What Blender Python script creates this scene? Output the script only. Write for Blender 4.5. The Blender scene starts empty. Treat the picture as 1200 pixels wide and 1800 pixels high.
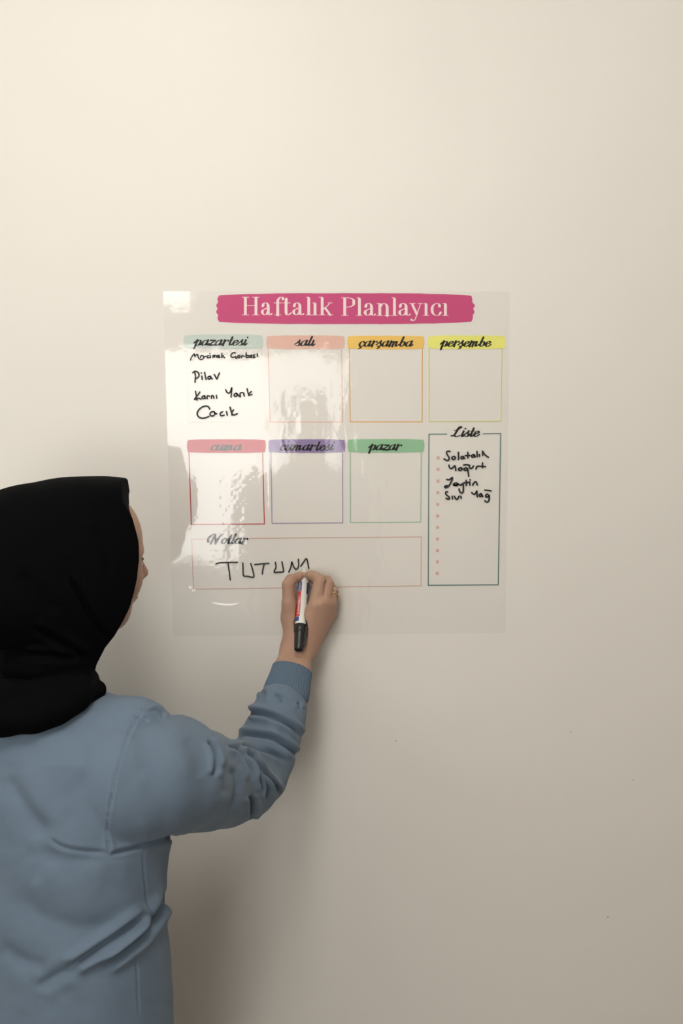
import bpy, math, random
import numpy as np
import openvdb as vdb
from mathutils import Vector, Matrix

C = bpy.context.scene.collection
SC = bpy.context.scene

# ------------------------------------------------------------------ camera
PITCH = math.radians(7.0)
CAM = np.array([0.0, -2.3, 1.80])
FPX = 2400.0
cd = bpy.data.cameras.new('camera')
cam = bpy.data.objects.new('camera', cd)
C.objects.link(cam)
cam.location = CAM
cam.rotation_euler = (math.pi / 2 - PITCH, 0, 0)
cd.sensor_fit = 'VERTICAL'
cd.sensor_height = 24.0
cd.lens = 24.0 * FPX / 1800.0
cd.clip_start = 0.02
SC.camera = cam

# ------------------------------------------------------------------ world, light, exposure
SC.view_settings.view_transform = 'Standard'
SC.view_settings.look = 'None'
SC.view_settings.gamma = 1.0
SC.view_settings.exposure = 0.0
SC.view_settings.use_curve_mapping = False
SC.cycles.use_denoising = True
SC.cycles.use_adaptive_sampling = False
SC.cycles.max_bounces = 8
SC.cycles.diffuse_bounces = 5
SC.cycles.transparent_max_bounces = 16
SC.cycles.sample_clamp_indirect = 6.0
w = bpy.data.worlds.new('overcast_sky')
SC.world = w
w.use_nodes = True
w.node_tree.nodes['Background'].inputs[0].default_value = (0.95, 0.97, 1.0, 1)
w.node_tree.nodes['Background'].inputs[1].default_value = 1.0

WIN_Y = -4.8


def area(name, loc, rot, sx, sy, power, col):
    l = bpy.data.lights.new(name, 'AREA')
    l.shape = 'RECTANGLE'
    l.size, l.size_y = sx, sy
    l.energy = power
    l.color = col
    o = bpy.data.objects.new(name, l)
    o.location = loc
    o.rotation_euler = rot
    C.objects.link(o)
    return o


# daylight entering through the openings (each fills one modelled opening of the room)
DAY = (1.0, 0.972, 0.925)
def daylight(name, x0, x1, z0, z1, y, radiance):
    A = (x1 - x0) * (z1 - z0)
    area(name, ((x0 + x1) / 2, y, (z0 + z1) / 2), (math.pi / 2, 0, 0), x1 - x0, z1 - z0, radiance * A * math.pi, DAY)
WIN_MAIN = (-1.72, 0.03, 0.66, 1.76)
WIN_TOP = (-1.72, -0.79, 2.00, 2.42)
MULL = -0.36       # the right hand part of the window has a sheer curtain in front of it
daylight('window_daylight', WIN_MAIN[0], MULL, *WIN_MAIN[2:], WIN_Y - 0.06, 7.2)
daylight('curtained_daylight', MULL, *WIN_MAIN[1:], WIN_Y - 0.06, 4.4)
daylight('transom_daylight', *WIN_TOP, WIN_Y - 0.06, 8.5)
# unseen high window in the left wall, added to light from upper left
WIN_SIDE_ADDED = (-3.6, -2.0, 1.75, 2.55)            # y0, y1, z0, z1
_y0, _y1, _z0, _z1 = WIN_SIDE_ADDED
area('added_side_light', (-2.36, (_y0 + _y1) / 2, (_z0 + _z1) / 2), (0, -math.pi / 2, 0), _z1 - _z0, _y1 - _y0, 3.4 * (_y1 - _y0) * (_z1 - _z0) * math.pi, DAY)


# unseen globe lamp, added so the front wall brightens towards its top
FILL_LAMP = (-0.24, -1.26, 2.34)
FILL_LAMP_R, FILL_LAMP_STRENGTH = 0.17, 22.0

# ------------------------------------------------------------------ helpers
def P(px, py, y):
    """the point on the plane y that the photograph shows at (px, py)"""
    u = (px - 600.0) / FPX
    v = (900.0 - py) / FPX
    d = np.array([u, math.cos(PITCH) + v * math.sin(PITCH), -math.sin(PITCH) + v * math.cos(PITCH)])
    t = (y - CAM[1]) / d[1]
    return CAM + d * t


def Pv(pts, y):
    pts = np.asarray(pts, float)
    u = (pts[:, 0] - 600.0) / FPX
    v = (900.0 - pts[:, 1]) / FPX
    dy = math.cos(PITCH) + v * math.sin(PITCH)
    dz = -math.sin(PITCH) + v * math.cos(PITCH)
    t = (y - CAM[1]) / dy
    return np.stack([CAM[0] + u * t, CAM[1] + dy * t, CAM[2] + dz * t], 1)


def proj(V):
    r = V - CAM
    f = r[:, 1] * math.cos(PITCH) - r[:, 2] * math.sin(PITCH)
    up = r[:, 1] * math.sin(PITCH) + r[:, 2] * math.cos(PITCH)
    return 600 + FPX * r[:, 0] / f, 900 - FPX * up / f


def tag(o, label=None, cat=None, group=None, kind=None):
    if label: o['label'] = label
    if cat: o['category'] = cat
    if group: o['group'] = group
    if kind: o['kind'] = kind
    return o


def obj(name, V, F, mat, parent=None, smooth=False):
    me = bpy.data.meshes.new(name)
    me.from_pydata([tuple(map(float, v)) for v in V], [], [tuple(map(int, f)) for f in F])
    if smooth:
        me.polygons.foreach_set('use_smooth', [True] * len(me.polygons))
    me.update()
    if mat: me.materials.append(mat)
    o = bpy.data.objects.new(name, me)
    C.objects.link(o)
    if parent: put(o, parent)
    return o


def put(o, parent):
    o.parent = parent
    m = Matrix.Translation(Vector(parent['_w'])) if '_w' in parent else Matrix.Identity(4)
    o.matrix_parent_inverse = m.inverted()


def empty(name, loc):
    o = bpy.data.objects.new(name, None)
    o.empty_display_size = 0.05
    o.location = [float(c) for c in loc]
    o['_w'] = [float(c) for c in loc]
    C.objects.link(o)
    return o


def fast_mesh(name, V, Q, mat, parent=None, smooth=True):
    me = bpy.data.meshes.new(name)
    V = np.ascontiguousarray(V, dtype=np.float32)
    Q = np.ascontiguousarray(Q, dtype=np.int32)
    k = Q.shape[1]
    me.vertices.add(len(V)); me.vertices.foreach_set('co', V.ravel())
    me.loops.add(Q.size); me.loops.foreach_set('vertex_index', Q.ravel())
    me.polygons.add(len(Q))
    me.polygons.foreach_set('loop_start', np.arange(0, Q.size, k, dtype=np.int32))
    me.polygons.foreach_set('use_smooth', np.full(len(Q), smooth))
    me.update(calc_edges=True)
    me.validate()
    if mat: me.materials.append(mat)
    o = bpy.data.objects.new(name, me)
    C.objects.link(o)
    if parent: put(o, parent)
    return o


def lin(c):
    c = np.asarray(c, float) / 255.0
    return np.where(c <= 0.04045, c / 12.92, ((c + 0.055) / 1.055) ** 2.4)


def mat(name, col, rough=0.6, spec=0.3, noise=None, bump=None, sheen=0.0, coat=0.0, metal=0.0, sss=0.0, space='Object'):
    """noise=(scale, amount)   bump=(scale, strength, distance)"""
    m = bpy.data.materials.new(name)
    m.use_nodes = True
    nt = m.node_tree
    b = nt.nodes['Principled BSDF']
    b.inputs['Base Color'].default_value = (*col, 1)
    b.inputs['Roughness'].default_value = rough
    b.inputs['Specular IOR Level'].default_value = spec
    b.inputs['Metallic'].default_value = metal
    b.inputs['Sheen Weight'].default_value = sheen
    b.inputs['Coat Weight'].default_value = coat
    if sss:
        b.inputs['Subsurface Weight'].default_value = sss
        b.inputs['Subsurface Radius'].default_value = (0.012, 0.005, 0.003)
        b.inputs['Subsurface Scale'].default_value = 0.6
    tc = nt.nodes.new('ShaderNodeTexCoord')
    if noise:
        n = nt.nodes.new('ShaderNodeTexNoise'); n.inputs['Scale'].default_value = noise[0]; n.inputs['Detail'].default_value = 4
        r = nt.nodes.new('ShaderNodeMapRange')
        r.inputs['To Min'].default_value = 1 - noise[1]; r.inputs['To Max'].default_value = 1 + noise[1]
        x = nt.nodes.new('ShaderNodeMix'); x.data_type = 'RGBA'; x.blend_type = 'MULTIPLY'; x.inputs['Factor'].default_value = 1
        x.inputs['A'].default_value = (*col, 1)
        nt.links.new(tc.outputs[space], n.inputs['Vector']); nt.links.new(n.outputs['Fac'], r.inputs['Value'])
        nt.links.new(r.outputs['Result'], x.inputs['B']); nt.links.new(x.outputs['Result'], b.inputs['Base Color'])
    if bump:
        n2 = nt.nodes.new('ShaderNodeTexNoise'); n2.inputs['Scale'].default_value = bump[0]; n2.inputs['Detail'].default_value = 3
        bp = nt.nodes.new('ShaderNodeBump'); bp.inputs['Strength'].default_value = bump[1]; bp.inputs['Distance'].default_value = bump[2]
        nt.links.new(tc.outputs[space], n2.inputs['Vector']); nt.links.new(n2.outputs['Fac'], bp.inputs['Height'])
        nt.links.new(bp.outputs['Normal'], b.inputs['Normal'])
    return m


# ------------------------------------------------------------------ implicit surfaces
def smin(a, b, k):
    if k <= 0: return np.minimum(a, b)
    h = np.maximum(k - np.abs(a - b), 0) / k
    return np.minimum(a, b) - h * h * k * 0.25


class Field:
    def __init__(s, lo, hi, h):
        s.lo = np.array(lo, float); s.h = h
        n = np.ceil((np.array(hi, float) - s.lo) / h).astype(int) + 1
        s.n = n
        s.ax = [(s.lo[i] + np.arange(n[i]) * h).astype(np.float32) for i in range(3)]
        s.F = np.full(tuple(n), 0.08, np.float32)

    def block(s, lo, hi):
        i0 = np.clip(np.floor((np.array(lo) - s.lo) / s.h).astype(int), 0, s.n)
        i1 = np.clip(np.ceil((np.array(hi) - s.lo) / s.h).astype(int) + 1, 0, s.n)
        sl = tuple(slice(a, b) for a, b in zip(i0, i1))
        return sl, s.ax[0][sl[0]][:, None, None], s.ax[1][sl[1]][None, :, None], s.ax[2][sl[2]][None, None, :]

    def put(s, sl, d, k, sub):
        if sub:
            s.F[sl] = -smin(-s.F[sl], d, k)
        else:
            s.F[sl] = smin(s.F[sl], d, k)

    def cap(s, a, b, ra, rb, k=0.01, sub=False, flat=None):
        """tapered capsule; flat=(unit vector, factor) squashes it along the vector"""
        a = np.array(a, float); b = np.array(b, float)
        R = max(ra, rb) * (1.0 if not flat else max(1.0, flat[1])) + k + 0.012
        sl, X, Y, Z = s.block(np.minimum(a, b) - R, np.maximum(a, b) + R)
        if 0 in s.F[sl].shape: return
        ab = b - a
        L = float(ab @ ab) + 1e-12
        px, py, pz = X - a[0], Y - a[1], Z - a[2]
        t = np.clip((px * ab[0] + py * ab[1] + pz * ab[2]) / L, 0, 1)
        qx, qy, qz = px - t * ab[0], py - t * ab[1], pz - t * ab[2]
        q2 = qx * qx + qy * qy + qz * qz
        if flat:
            f = np.array(flat[0]); g = qx * f[0] + qy * f[1] + qz * f[2]
            q2 = q2 + g * g * (1 / flat[1] ** 2 - 1)
        d = np.sqrt(np.maximum(q2, 0)) - (ra + (rb - ra) * t)
        s.put(sl, d.astype(np.float32), k, sub)

    def chain(s, pts, rs, k=0.01, flat=None):
        for i in range(len(pts) - 1):
            s.cap(pts[i], pts[i + 1], rs[i], rs[i + 1], k, flat=flat)

    def ell(s, c, r, k=0.01, sub=False, M=None, p=2.0, cut=None):
        """(super)ellipsoid; M rows = local axes in world; cut = function(u,v,w) adding a plane"""
        c = np.array(c, float); r = np.array(r, float)
        R = max(r) * (1.0 if p == 2 else 1.5) + k + 0.015
        sl, X, Y, Z = s.block(c - R, c + R)
        if 0 in s.F[sl].shape: return
        px, py, pz = X - c[0], Y - c[1], Z - c[2]
        if M is None: M = np.eye(3)
        u = px * M[0][0] + py * M[0][1] + pz * M[0][2]
        v = px * M[1][0] + py * M[1][1] + pz * M[1][2]
        w_ = px * M[2][0] + py * M[2][1] + pz * M[2][2]
        if p == 2:
            k0 = np.sqrt((u / r[0]) ** 2 + (v / r[1]) ** 2 + (w_ / r[2]) ** 2)
            k1 = np.sqrt((u / r[0] ** 2) ** 2 + (v / r[1] ** 2) ** 2 + (w_ / r[2] ** 2) ** 2) + 1e-6
            d = k0 * (k0 - 1) / k1
        else:
            k0 = ((np.abs(u) / r[0]) ** p + (np.abs(v) / r[1]) ** p + (np.abs(w_) / r[2]) ** p) ** (1 / p)
            d = (k0 - 1) * min(r)
        if cut is not None:
            d = -smin(-d, -cut(u, v, w_), 0.008)
        s.put(sl, d.astype(np.float32), k, sub)

    def column(s, prof, Rv, Fv, k=0.01, p=2.0, sub=False):
        """upright body of elliptical sections; prof = [(z, cx, cy, halfwidth, halfdepth)]"""
        prof = np.array(prof, float)
        m = prof[:, 3:].max() + 0.03
        lo = [prof[:, 1].min() - m, prof[:, 2].min() - m, prof[0, 0] - 0.03]
        hi = [prof[:, 1].max() + m, prof[:, 2].max() + m, prof[-1, 0] + 0.03]
        sl, X, Y, Z = s.block(lo, hi)
        if 0 in s.F[sl].shape: return
        z = Z.ravel()
        I = [np.interp(z, prof[:, 0], prof[:, i])[None, None, :] for i in range(1, 5)]
        px, py = X - I[0], Y - I[1]
        u = px * Rv[0] + py * Rv[1]; v = px * Fv[0] + py * Fv[1]
        k0 = ((np.abs(u) / I[2]) ** p + (np.abs(v) / I[3]) ** p) ** (1 / p)
        d = (k0 - 1) * np.minimum(I[2], I[3])
        ez = np.maximum(prof[0, 0] - Z, Z - prof[-1, 0])
        d = -smin(-d, -ez - 0 * d, 0.02)
        s.put(sl, d.astype(np.float32), k, sub)

    def mesh(s, relax=0):
        F = s.F.copy()
        F[0] = F[-1] = 0.08; F[:, 0] = F[:, -1] = 0.08; F[:, :, 0] = F[:, :, -1] = 0.08
        g = vdb.FloatGrid(0.08)
        g.copyFromArray(F)
        V, _, Q = g.convertToPolygons(isovalue=0.0, adaptivity=0.0)
        V = V.astype(np.float64) * s.h + s.lo
        Q = Q.astype(np.int64)
        a, b, c, e = V[Q[:, 0]], V[Q[:, 1]], V[Q[:, 2]], V[Q[:, 3]]
        vol = np.einsum('ij,ij->i', a, np.cross(b, c)).sum() + np.einsum('ij,ij->i', a, np.cross(c, e)).sum()
        if vol < 0: Q = Q[:, ::-1]
        for _ in range(relax): V = relaxed(V, Q)
        return V, Q


def relaxed(V, Q, f=0.5):
    S = np.zeros_like(V); n = np.zeros(len(V))
    k = Q.shape[1]
    for i in range(k):
        a, b = Q[:, i], Q[:, (i + 1) % k]
        for j in range(3):
            S[:, j] += np.bincount(a, V[b, j], len(V)) + np.bincount(b, V[a, j], len(V))
        n += np.bincount(a, minlength=len(V)) + np.bincount(b, minlength=len(V))
    return V * (1 - f) + f * S / np.maximum(n, 1)[:, None]


def normals(V, Q):
    n = np.cross(V[Q[:, 2]] - V[Q[:, 0]], V[Q[:, 3]] - V[Q[:, 1]])
    N = np.zeros_like(V)
    for i in range(4):
        for j in range(3):
            N[:, j] += np.bincount(Q[:, i], n[:, j], len(V))
    return N / np.maximum(np.linalg.norm(N, axis=1), 1e-12)[:, None]


def catmull(pts, n=8, closed=False):
    p = np.asarray(pts, float)
    if len(p) < 3: return p
    if closed: q = np.vstack([p[-1], p, p[0], p[1]])
    else: q = np.vstack([2 * p[0] - p[1], p, 2 * p[-1] - p[-2]])
    out = []
    for i in range(1, len(q) - 2):
        for t in np.arange(n) / n:
            out.append(0.5 * ((2 * q[i]) + (-q[i - 1] + q[i + 1]) * t + (2 * q[i - 1] - 5 * q[i] + 4 * q[i + 1] - q[i + 2]) * t * t
                              + (-q[i - 1] + 3 * q[i] - 3 * q[i + 1] + q[i + 2]) * t ** 3))
    out.append(q[-2])
    return np.array(out)


def polydist(x, y, line):
    """distance, fraction along and signed side of points to a polyline"""
    best = np.full(len(x), 1e9); tt = np.zeros(len(x)); sd = np.zeros(len(x))
    seg = np.linalg.norm(np.diff(line, axis=0), axis=1); cum = np.concatenate([[0], np.cumsum(seg)]); T = cum[-1]
    for i in range(len(line) - 1):
        a, b = line[i], line[i + 1]
        ab = b - a; L = ab @ ab + 1e-9
        t = np.clip(((x - a[0]) * ab[0] + (y - a[1]) * ab[1]) / L, 0, 1)
        dx, dy = x - a[0] - t * ab[0], y - a[1] - t * ab[1]
        d = np.hypot(dx, dy)
        m = d < best
        best[m] = d[m]; tt[m] = ((cum[i] + t * seg[i]) / T)[m]
        sd[m] = np.sign(ab[0] * dy - ab[1] * dx)[m]
    return best, tt, sd


def fold(V, N, disp, line, w, depth, lip=0.4, side=0, gate=None, taper=0.18):
    """press a fold of the cloth into the surface along a line: a groove w wide with a raised lip (side: -1/1 lip on one side only)"""
    x, y = proj(V)
    ln = catmull(line, 6)
    m = (N[:, 1] < 0.25)
    m &= (x > ln[:, 0].min() - 6 * w) & (x < ln[:, 0].max() + 6 * w) & (y > ln[:, 1].min() - 6 * w) & (y < ln[:, 1].max() + 6 * w)
    if gate is not None: m &= gate
    ix = np.nonzero(m)[0]
    if not len(ix): return
    d, t, s = polydist(x[ix], y[ix], ln)
    tp = np.clip(np.minimum(t, 1 - t) / taper, 0, 1); tp = tp * tp * (3 - 2 * tp)
    g = -depth * np.exp(-(d / w) ** 2)
    rd = np.exp(-((d - 2.4 * w) / (1.5 * w)) ** 2) * depth * lip
    if side: rd = rd * (s == side)
    disp[ix] += (g + rd) * tp

# ------------------------------------------------------------------ the room
def box(V, F, lo, hi):
    n = len(V)
    (x0, y0, z0), (x1, y1, z1) = lo, hi
    V += [(x0, y0, z0), (x1, y0, z0), (x1, y1, z0), (x0, y1, z0), (x0, y0, z1), (x1, y0, z1), (x1, y1, z1), (x0, y1, z1)]
    F += [(n, n + 3, n + 2, n + 1), (n + 4, n + 5, n + 6, n + 7), (n, n + 1, n + 5, n + 4), (n + 1, n + 2, n + 6, n + 5), (n + 2, n + 3, n + 7, n + 6), (n + 3, n, n + 4, n + 7)]


def boxes(name, lst, m, parent=None, bevel=0):
    V, F = [], []
    for lo, hi in lst: box(V, F, lo, hi)
    o = obj(name, V, F, m, parent)
    if bevel:
        b = o.modifiers.new('bevel', 'BEVEL'); b.width = bevel; b.segments = 2
    return o


XL, XR, ZC = -2.3, 2.4, 2.75
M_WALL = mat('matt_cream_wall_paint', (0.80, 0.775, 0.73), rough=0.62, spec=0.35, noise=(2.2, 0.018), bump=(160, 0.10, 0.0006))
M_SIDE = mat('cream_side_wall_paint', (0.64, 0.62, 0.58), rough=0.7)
M_CEIL = mat('white_ceiling_paint', (0.84, 0.83, 0.80), rough=0.8)
M_FLOOR = mat('oak_laminate', (0.16, 0.12, 0.085), rough=0.4, noise=(3, 0.25))
M_FRAME = mat('white_window_plastic', (0.80, 0.80, 0.78), rough=0.35)

tag(boxes('wall_front', [((XL, 0, 0), (XR, 0.15, ZC))], M_WALL), kind='structure')
sy0, sy1, sz0, sz1 = WIN_SIDE_ADDED  # opening for the added, unseen side window
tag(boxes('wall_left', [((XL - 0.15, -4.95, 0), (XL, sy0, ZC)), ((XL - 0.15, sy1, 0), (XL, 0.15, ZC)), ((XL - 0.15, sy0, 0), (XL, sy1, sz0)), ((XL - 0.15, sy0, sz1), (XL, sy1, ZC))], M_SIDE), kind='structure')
tag(boxes('added_side_window', [((XL - .15, sy0, sz0), (XL - .10, sy0 + .04, sz1)), ((XL - .15, sy1 - .04, sz0), (XL - .10, sy1, sz1)),
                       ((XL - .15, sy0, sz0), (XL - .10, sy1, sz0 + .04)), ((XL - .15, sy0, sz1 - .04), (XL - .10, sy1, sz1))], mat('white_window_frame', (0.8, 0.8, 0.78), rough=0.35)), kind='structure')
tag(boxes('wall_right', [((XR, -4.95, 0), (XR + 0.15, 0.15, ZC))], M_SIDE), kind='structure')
tag(boxes('ceiling', [((XL - 0.15, -4.95, ZC), (XR + 0.15, 0.15, ZC + 0.15))], M_CEIL), kind='structure')
tag(boxes('floor', [((XL - 0.15, -4.95, -0.15), (XR + 0.15, 0.15, 0))], M_FLOOR), kind='structure')
wx0, wx1, wz0, wz1 = WIN_MAIN
tx0, tx1, tz0, tz1 = WIN_TOP
YB = WIN_Y - 0.15
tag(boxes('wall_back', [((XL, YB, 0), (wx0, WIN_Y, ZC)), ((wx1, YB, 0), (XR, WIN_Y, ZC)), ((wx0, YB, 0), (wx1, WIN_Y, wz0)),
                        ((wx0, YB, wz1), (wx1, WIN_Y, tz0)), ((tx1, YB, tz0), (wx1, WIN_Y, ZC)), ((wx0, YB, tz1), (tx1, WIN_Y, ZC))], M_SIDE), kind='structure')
tag(boxes('window_1', [((wx0, YB, wz0), (wx0 + .04, YB + .05, wz1)), ((wx1 - .04, YB, wz0), (wx1, YB + .05, wz1)),
                       ((wx0, YB, wz0), (wx1, YB + .05, wz0 + .04)), ((wx0, YB, wz1 - .04), (wx1, YB + .05, wz1))], M_FRAME), kind='structure')
tag(boxes('window_2', [((tx0, YB, tz0), (tx0 + .04, YB + .05, tz1)), ((tx1 - .04, YB, tz0), (tx1, YB + .05, tz1)),
                       ((tx0, YB, tz0), (tx1, YB + .05, tz0 + .04)), ((tx0, YB, tz1 - .04), (tx1, YB + .05, tz1))], M_FRAME), kind='structure')
tag(boxes('baseboard_front', [((XL, -0.015, 0), (XR, 0, 0.08))], M_FRAME), kind='structure')

# body of the added globe lamp, out of view; its glow lights the wall
lamp = empty('added_fill_lamp', (FILL_LAMP[0], FILL_LAMP[1], ZC))
tag(lamp, 'unseen globe lamp added under the ceiling to brighten the upper wall', 'lamp')
M_GLOW = bpy.data.materials.new('fill_lamp_glow'); M_GLOW.use_nodes = True
_b = M_GLOW.node_tree.nodes['Principled BSDF']
_b.inputs['Emission Color'].default_value = (1.0, 0.955, 0.88, 1)
_b.inputs['Emission Strength'].default_value = FILL_LAMP_STRENGTH
def globe(nu=32, nv=18):
    V, F = [], []
    for i in range(nv + 1):
        a = math.pi * i / nv
        for j in range(nu):
            b = 2 * math.pi * j / nu
            V.append((FILL_LAMP[0] + FILL_LAMP_R * math.sin(a) * math.cos(b), FILL_LAMP[1] + FILL_LAMP_R * math.sin(a) * math.sin(b), FILL_LAMP[2] + FILL_LAMP_R * math.cos(a)))
    for i in range(nv):
        for j in range(nu): F.append((i * nu + j, (i + 1) * nu + j, (i + 1) * nu + (j + 1) % nu, i * nu + (j + 1) % nu))
    obj('fill_lamp_globe', V, F, M_GLOW, lamp, smooth=True)
globe()
boxes('fill_lamp_cord', [((FILL_LAMP[0] - .004, FILL_LAMP[1] - .004, FILL_LAMP[2] + FILL_LAMP_R), (FILL_LAMP[0] + .004, FILL_LAMP[1] + .004, ZC))], M_FRAME, lamp)
boxes('fill_lamp_rose', [((FILL_LAMP[0] - .05, FILL_LAMP[1] - .05, ZC - .03), (FILL_LAMP[0] + .05, FILL_LAMP[1] + .05, ZC))], M_FRAME, lamp, .008)

# tiny specks on the paint
M_SPECK = mat('grey_speck', (0.28, 0.26, 0.24), rough=0.8)
WALLO = bpy.data.objects['wall_front']
def blob(V, F, c, rx, rz, y, n=14, j=0.0, rnd=random.Random(3)):
    k = len(V)
    V.append((c[0], y, c[2]))
    for i in range(n):
        a = 2 * math.pi * i / n
        s = 1 + j * (rnd.random() - .5)
        V.append((c[0] + rx * s * math.cos(a), y, c[2] + rz * s * math.sin(a)))
    for i in range(n): F.append((k, k + 1 + i, k + 1 + (i + 1) % n))
for px, py, r in ((695, 1302, 1.5), (1068, 1612, 1.6), (1112, 1371, 1.2), (1003, 1287, 1.0)):
    V, F = [], []
    c = P(px, py, 0)
    blob(V, F, c, r * .00095, r * .0007, -0.0002, j=.5)
    obj('speck', V, F, M_SPECK, WALLO)

# ------------------------------------------------------------------ the planner sheet
def dry(name, rgb, k=1.0, rough=0.65, noise=None):
    return mat(name, tuple(np.clip(lin(rgb) * k, 0, 1)), rough=rough, spec=0.2, noise=noise)

sheet = empty('planner_sheet', P(596, 1117, 0))
tag(sheet, 'clear glossy weekly planner film with pink title bar stuck on the cream wall', 'planner')

PR = random.Random(11)
M_BLACK = dry('black_print', (24, 26, 24), 1)
M_INK = mat('black_marker_ink', (0.012, 0.011, 0.011), rough=0.45, spec=0.4)

# film surface: a real sheet with ripples, bubbles and creases
TL, TR, BR, BL = (287, 512), (896, 512.5), (888, 1112), (304.5, 1118)
def quad_uv(u, v):
    return ((TL[0] * (1 - u) + TR[0] * u) * (1 - v) + (BL[0] * (1 - u) + BR[0] * u) * v,
            (TL[1] * (1 - u) + TR[1] * u) * (1 - v) + (BL[1] * (1 - u) + BR[1] * u) * v)
NU, NV = 560, 560
u, v = np.meshgrid(np.linspace(0, 1, NU), np.linspace(0, 1, NV))
px, py = quad_uv(u, v)
rs = np.random.RandomState(5)
def vnoise(x, y, cell, seed):
    r = np.random.RandomState(seed)
    t = r.rand(512, 512) * 2 - 1
    X, Y = x / cell, y / cell
    i, j = np.floor(X).astype(int), np.floor(Y).astype(int)
    fx, fy = X - i, Y - j
    fx = fx * fx * fx * (fx * (fx * 6 - 15) + 10); fy = fy * fy * fy * (fy * (fy * 6 - 15) + 10)
    g = lambda a, b: t[a % 512, b % 512]
    return (g(i, j) * (1 - fx) + g(i + 1, j) * fx) * (1 - fy) + (g(i, j + 1) * (1 - fx) + g(i + 1, j + 1) * fx) * fy
hgt = 0.00005 * vnoise(px, py * 0.45, 14, 1) + 0.00011 * vnoise(px, py * .6, 45, 2) + 0.0000075 * vnoise(px, py, 5.0, 3)
# little bubbles, dense under the friday box
dens = np.exp(-(((px - 400) / 55) ** 2 + ((py - 895) / 70) ** 2))
dens2 = np.exp(-(((px - 555) / 60) ** 2 + ((py - 720) / 70) ** 2)) * .5
hgt += 0.000040 * vnoise(px, py, 5.0, 4) * (dens + dens2 * .6 + 0.06)
hgt += 0.00003 * vnoise(px, py * .4, 9, 7) * (np.exp(-(((px - 690) / 50) ** 2)) * .9 + np.exp(-((py - 1075) / 30) ** 2))
def ridge(line, wd, h):
    global hgt
    d, t, s = polydist(px.ravel(), py.ravel(), catmull(line, 6))
    tp = np.clip(np.minimum(t, 1 - t) / .3, 0, 1)
    hgt = hgt + (h * np.exp(-(d / wd) ** 2) * tp).reshape(px.shape)
ridge([(362, 1058), (385, 1063), (410, 1064), (435, 1056)], 2.2, 0.00016)
ridge([(612, 690), (608, 740), (612, 790)], 2.0, 0.00012)
ridge([(470, 770), (474, 880), (470, 930)], 2.5, 0.00008)
ridge([(590, 755), (600, 775), (606, 800)], 2.0, 0.0001)
ridge([(500, 745), (495, 775), (504, 800)], 2.0, 0.0001)
ridge([(640, 1040), (652, 1065), (648, 1100)], 3.0, 0.00014)
ridge([(690, 1040), (700, 1075), (722, 1100)], 3.0, 0.00010)
ridge([(755, 1050), (765, 1080), (760, 1105)], 3.0, 0.00010)
ridge([(790, 1060), (830, 1048), (880, 1056)], 3.5, 0.00012)
ridge([(332, 1030), (338, 1040), (345, 1036)], 2.5, 0.0002)
ridge([(700, 985), (720, 970), (735, 940)], 3.0, 0.00008)
W = Pv(np.stack([px.ravel(), py.ravel()], 1), 0.0)
W[:, 1] = -0.0018 - hgt.ravel()
idx = np.arange(NU * NV).reshape(NV, NU)
Q = np.stack([idx[1:, :-1], idx[1:, 1:], idx[:-1, 1:], idx[:-1, :-1]], -1).reshape(-1, 4)
M_FILM = bpy.data.materials.new('clear_glossy_film'); M_FILM.use_nodes = True
nt = M_FILM.node_tree; nt.nodes.clear()
out = nt.nodes.new('ShaderNodeOutputMaterial'); mx = nt.nodes.new('ShaderNodeMixShader')
tr = nt.nodes.new('ShaderNodeBsdfTransparent'); gl = nt.nodes.new('ShaderNodeBsdfGlossy'); fr = nt.nodes.new('ShaderNodeFresnel')
fr.inputs['IOR'].default_value = 1.5
tr.inputs['Color'].default_value = (1.0, 1.0, 1.0, 1)
gl.inputs['Roughness'].default_value = 0.05
ml = nt.nodes.new('ShaderNodeMath'); ml.operation = 'MULTIPLY'; ml.inputs[1].default_value = 1.35   # front and back face of the film
# a thin sheet reflects alike from both sides: undo the inside-glass inversion on back faces
ge = nt.nodes.new('ShaderNodeNewGeometry'); mr = nt.nodes.new('ShaderNodeMapRange')
mr.inputs['To Min'].default_value = 1.5; mr.inputs['To Max'].default_value = 1 / 1.5
nt.links.new(ge.outputs['Backfacing'], mr.inputs['Value']); nt.links.new(mr.outputs['Result'], fr.inputs['IOR'])
nt.links.new(fr.outputs[0], ml.inputs[0]); nt.links.new(ml.outputs[0], mx.inputs['Fac'])
nt.links.new(tr.outputs[0], mx.inputs[1]); nt.links.new(gl.outputs[0], mx.inputs[2]); nt.links.new(mx.outputs[0], out.inputs['Surface'])
fast_mesh('film', W, Q, M_FILM, sheet)

# printed shapes and strokes, drawn in sheet coordinates and laid flat on the wall side of the film
LAYER = [0.0]
def flat(name, polys, m, parent, y):
    """polys: list of (points, faces) in picture units on the sheet"""
    V, F = [], []
    for k, (pp, ff) in enumerate(polys):
        n = len(V)
        V += list(Pv(pp, 0.0) + np.array([0, y - k * 0.000004, 0]))
        F += [tuple(i + n for i in f) for f in ff]
    return obj(name, V, F, m, parent)

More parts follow.
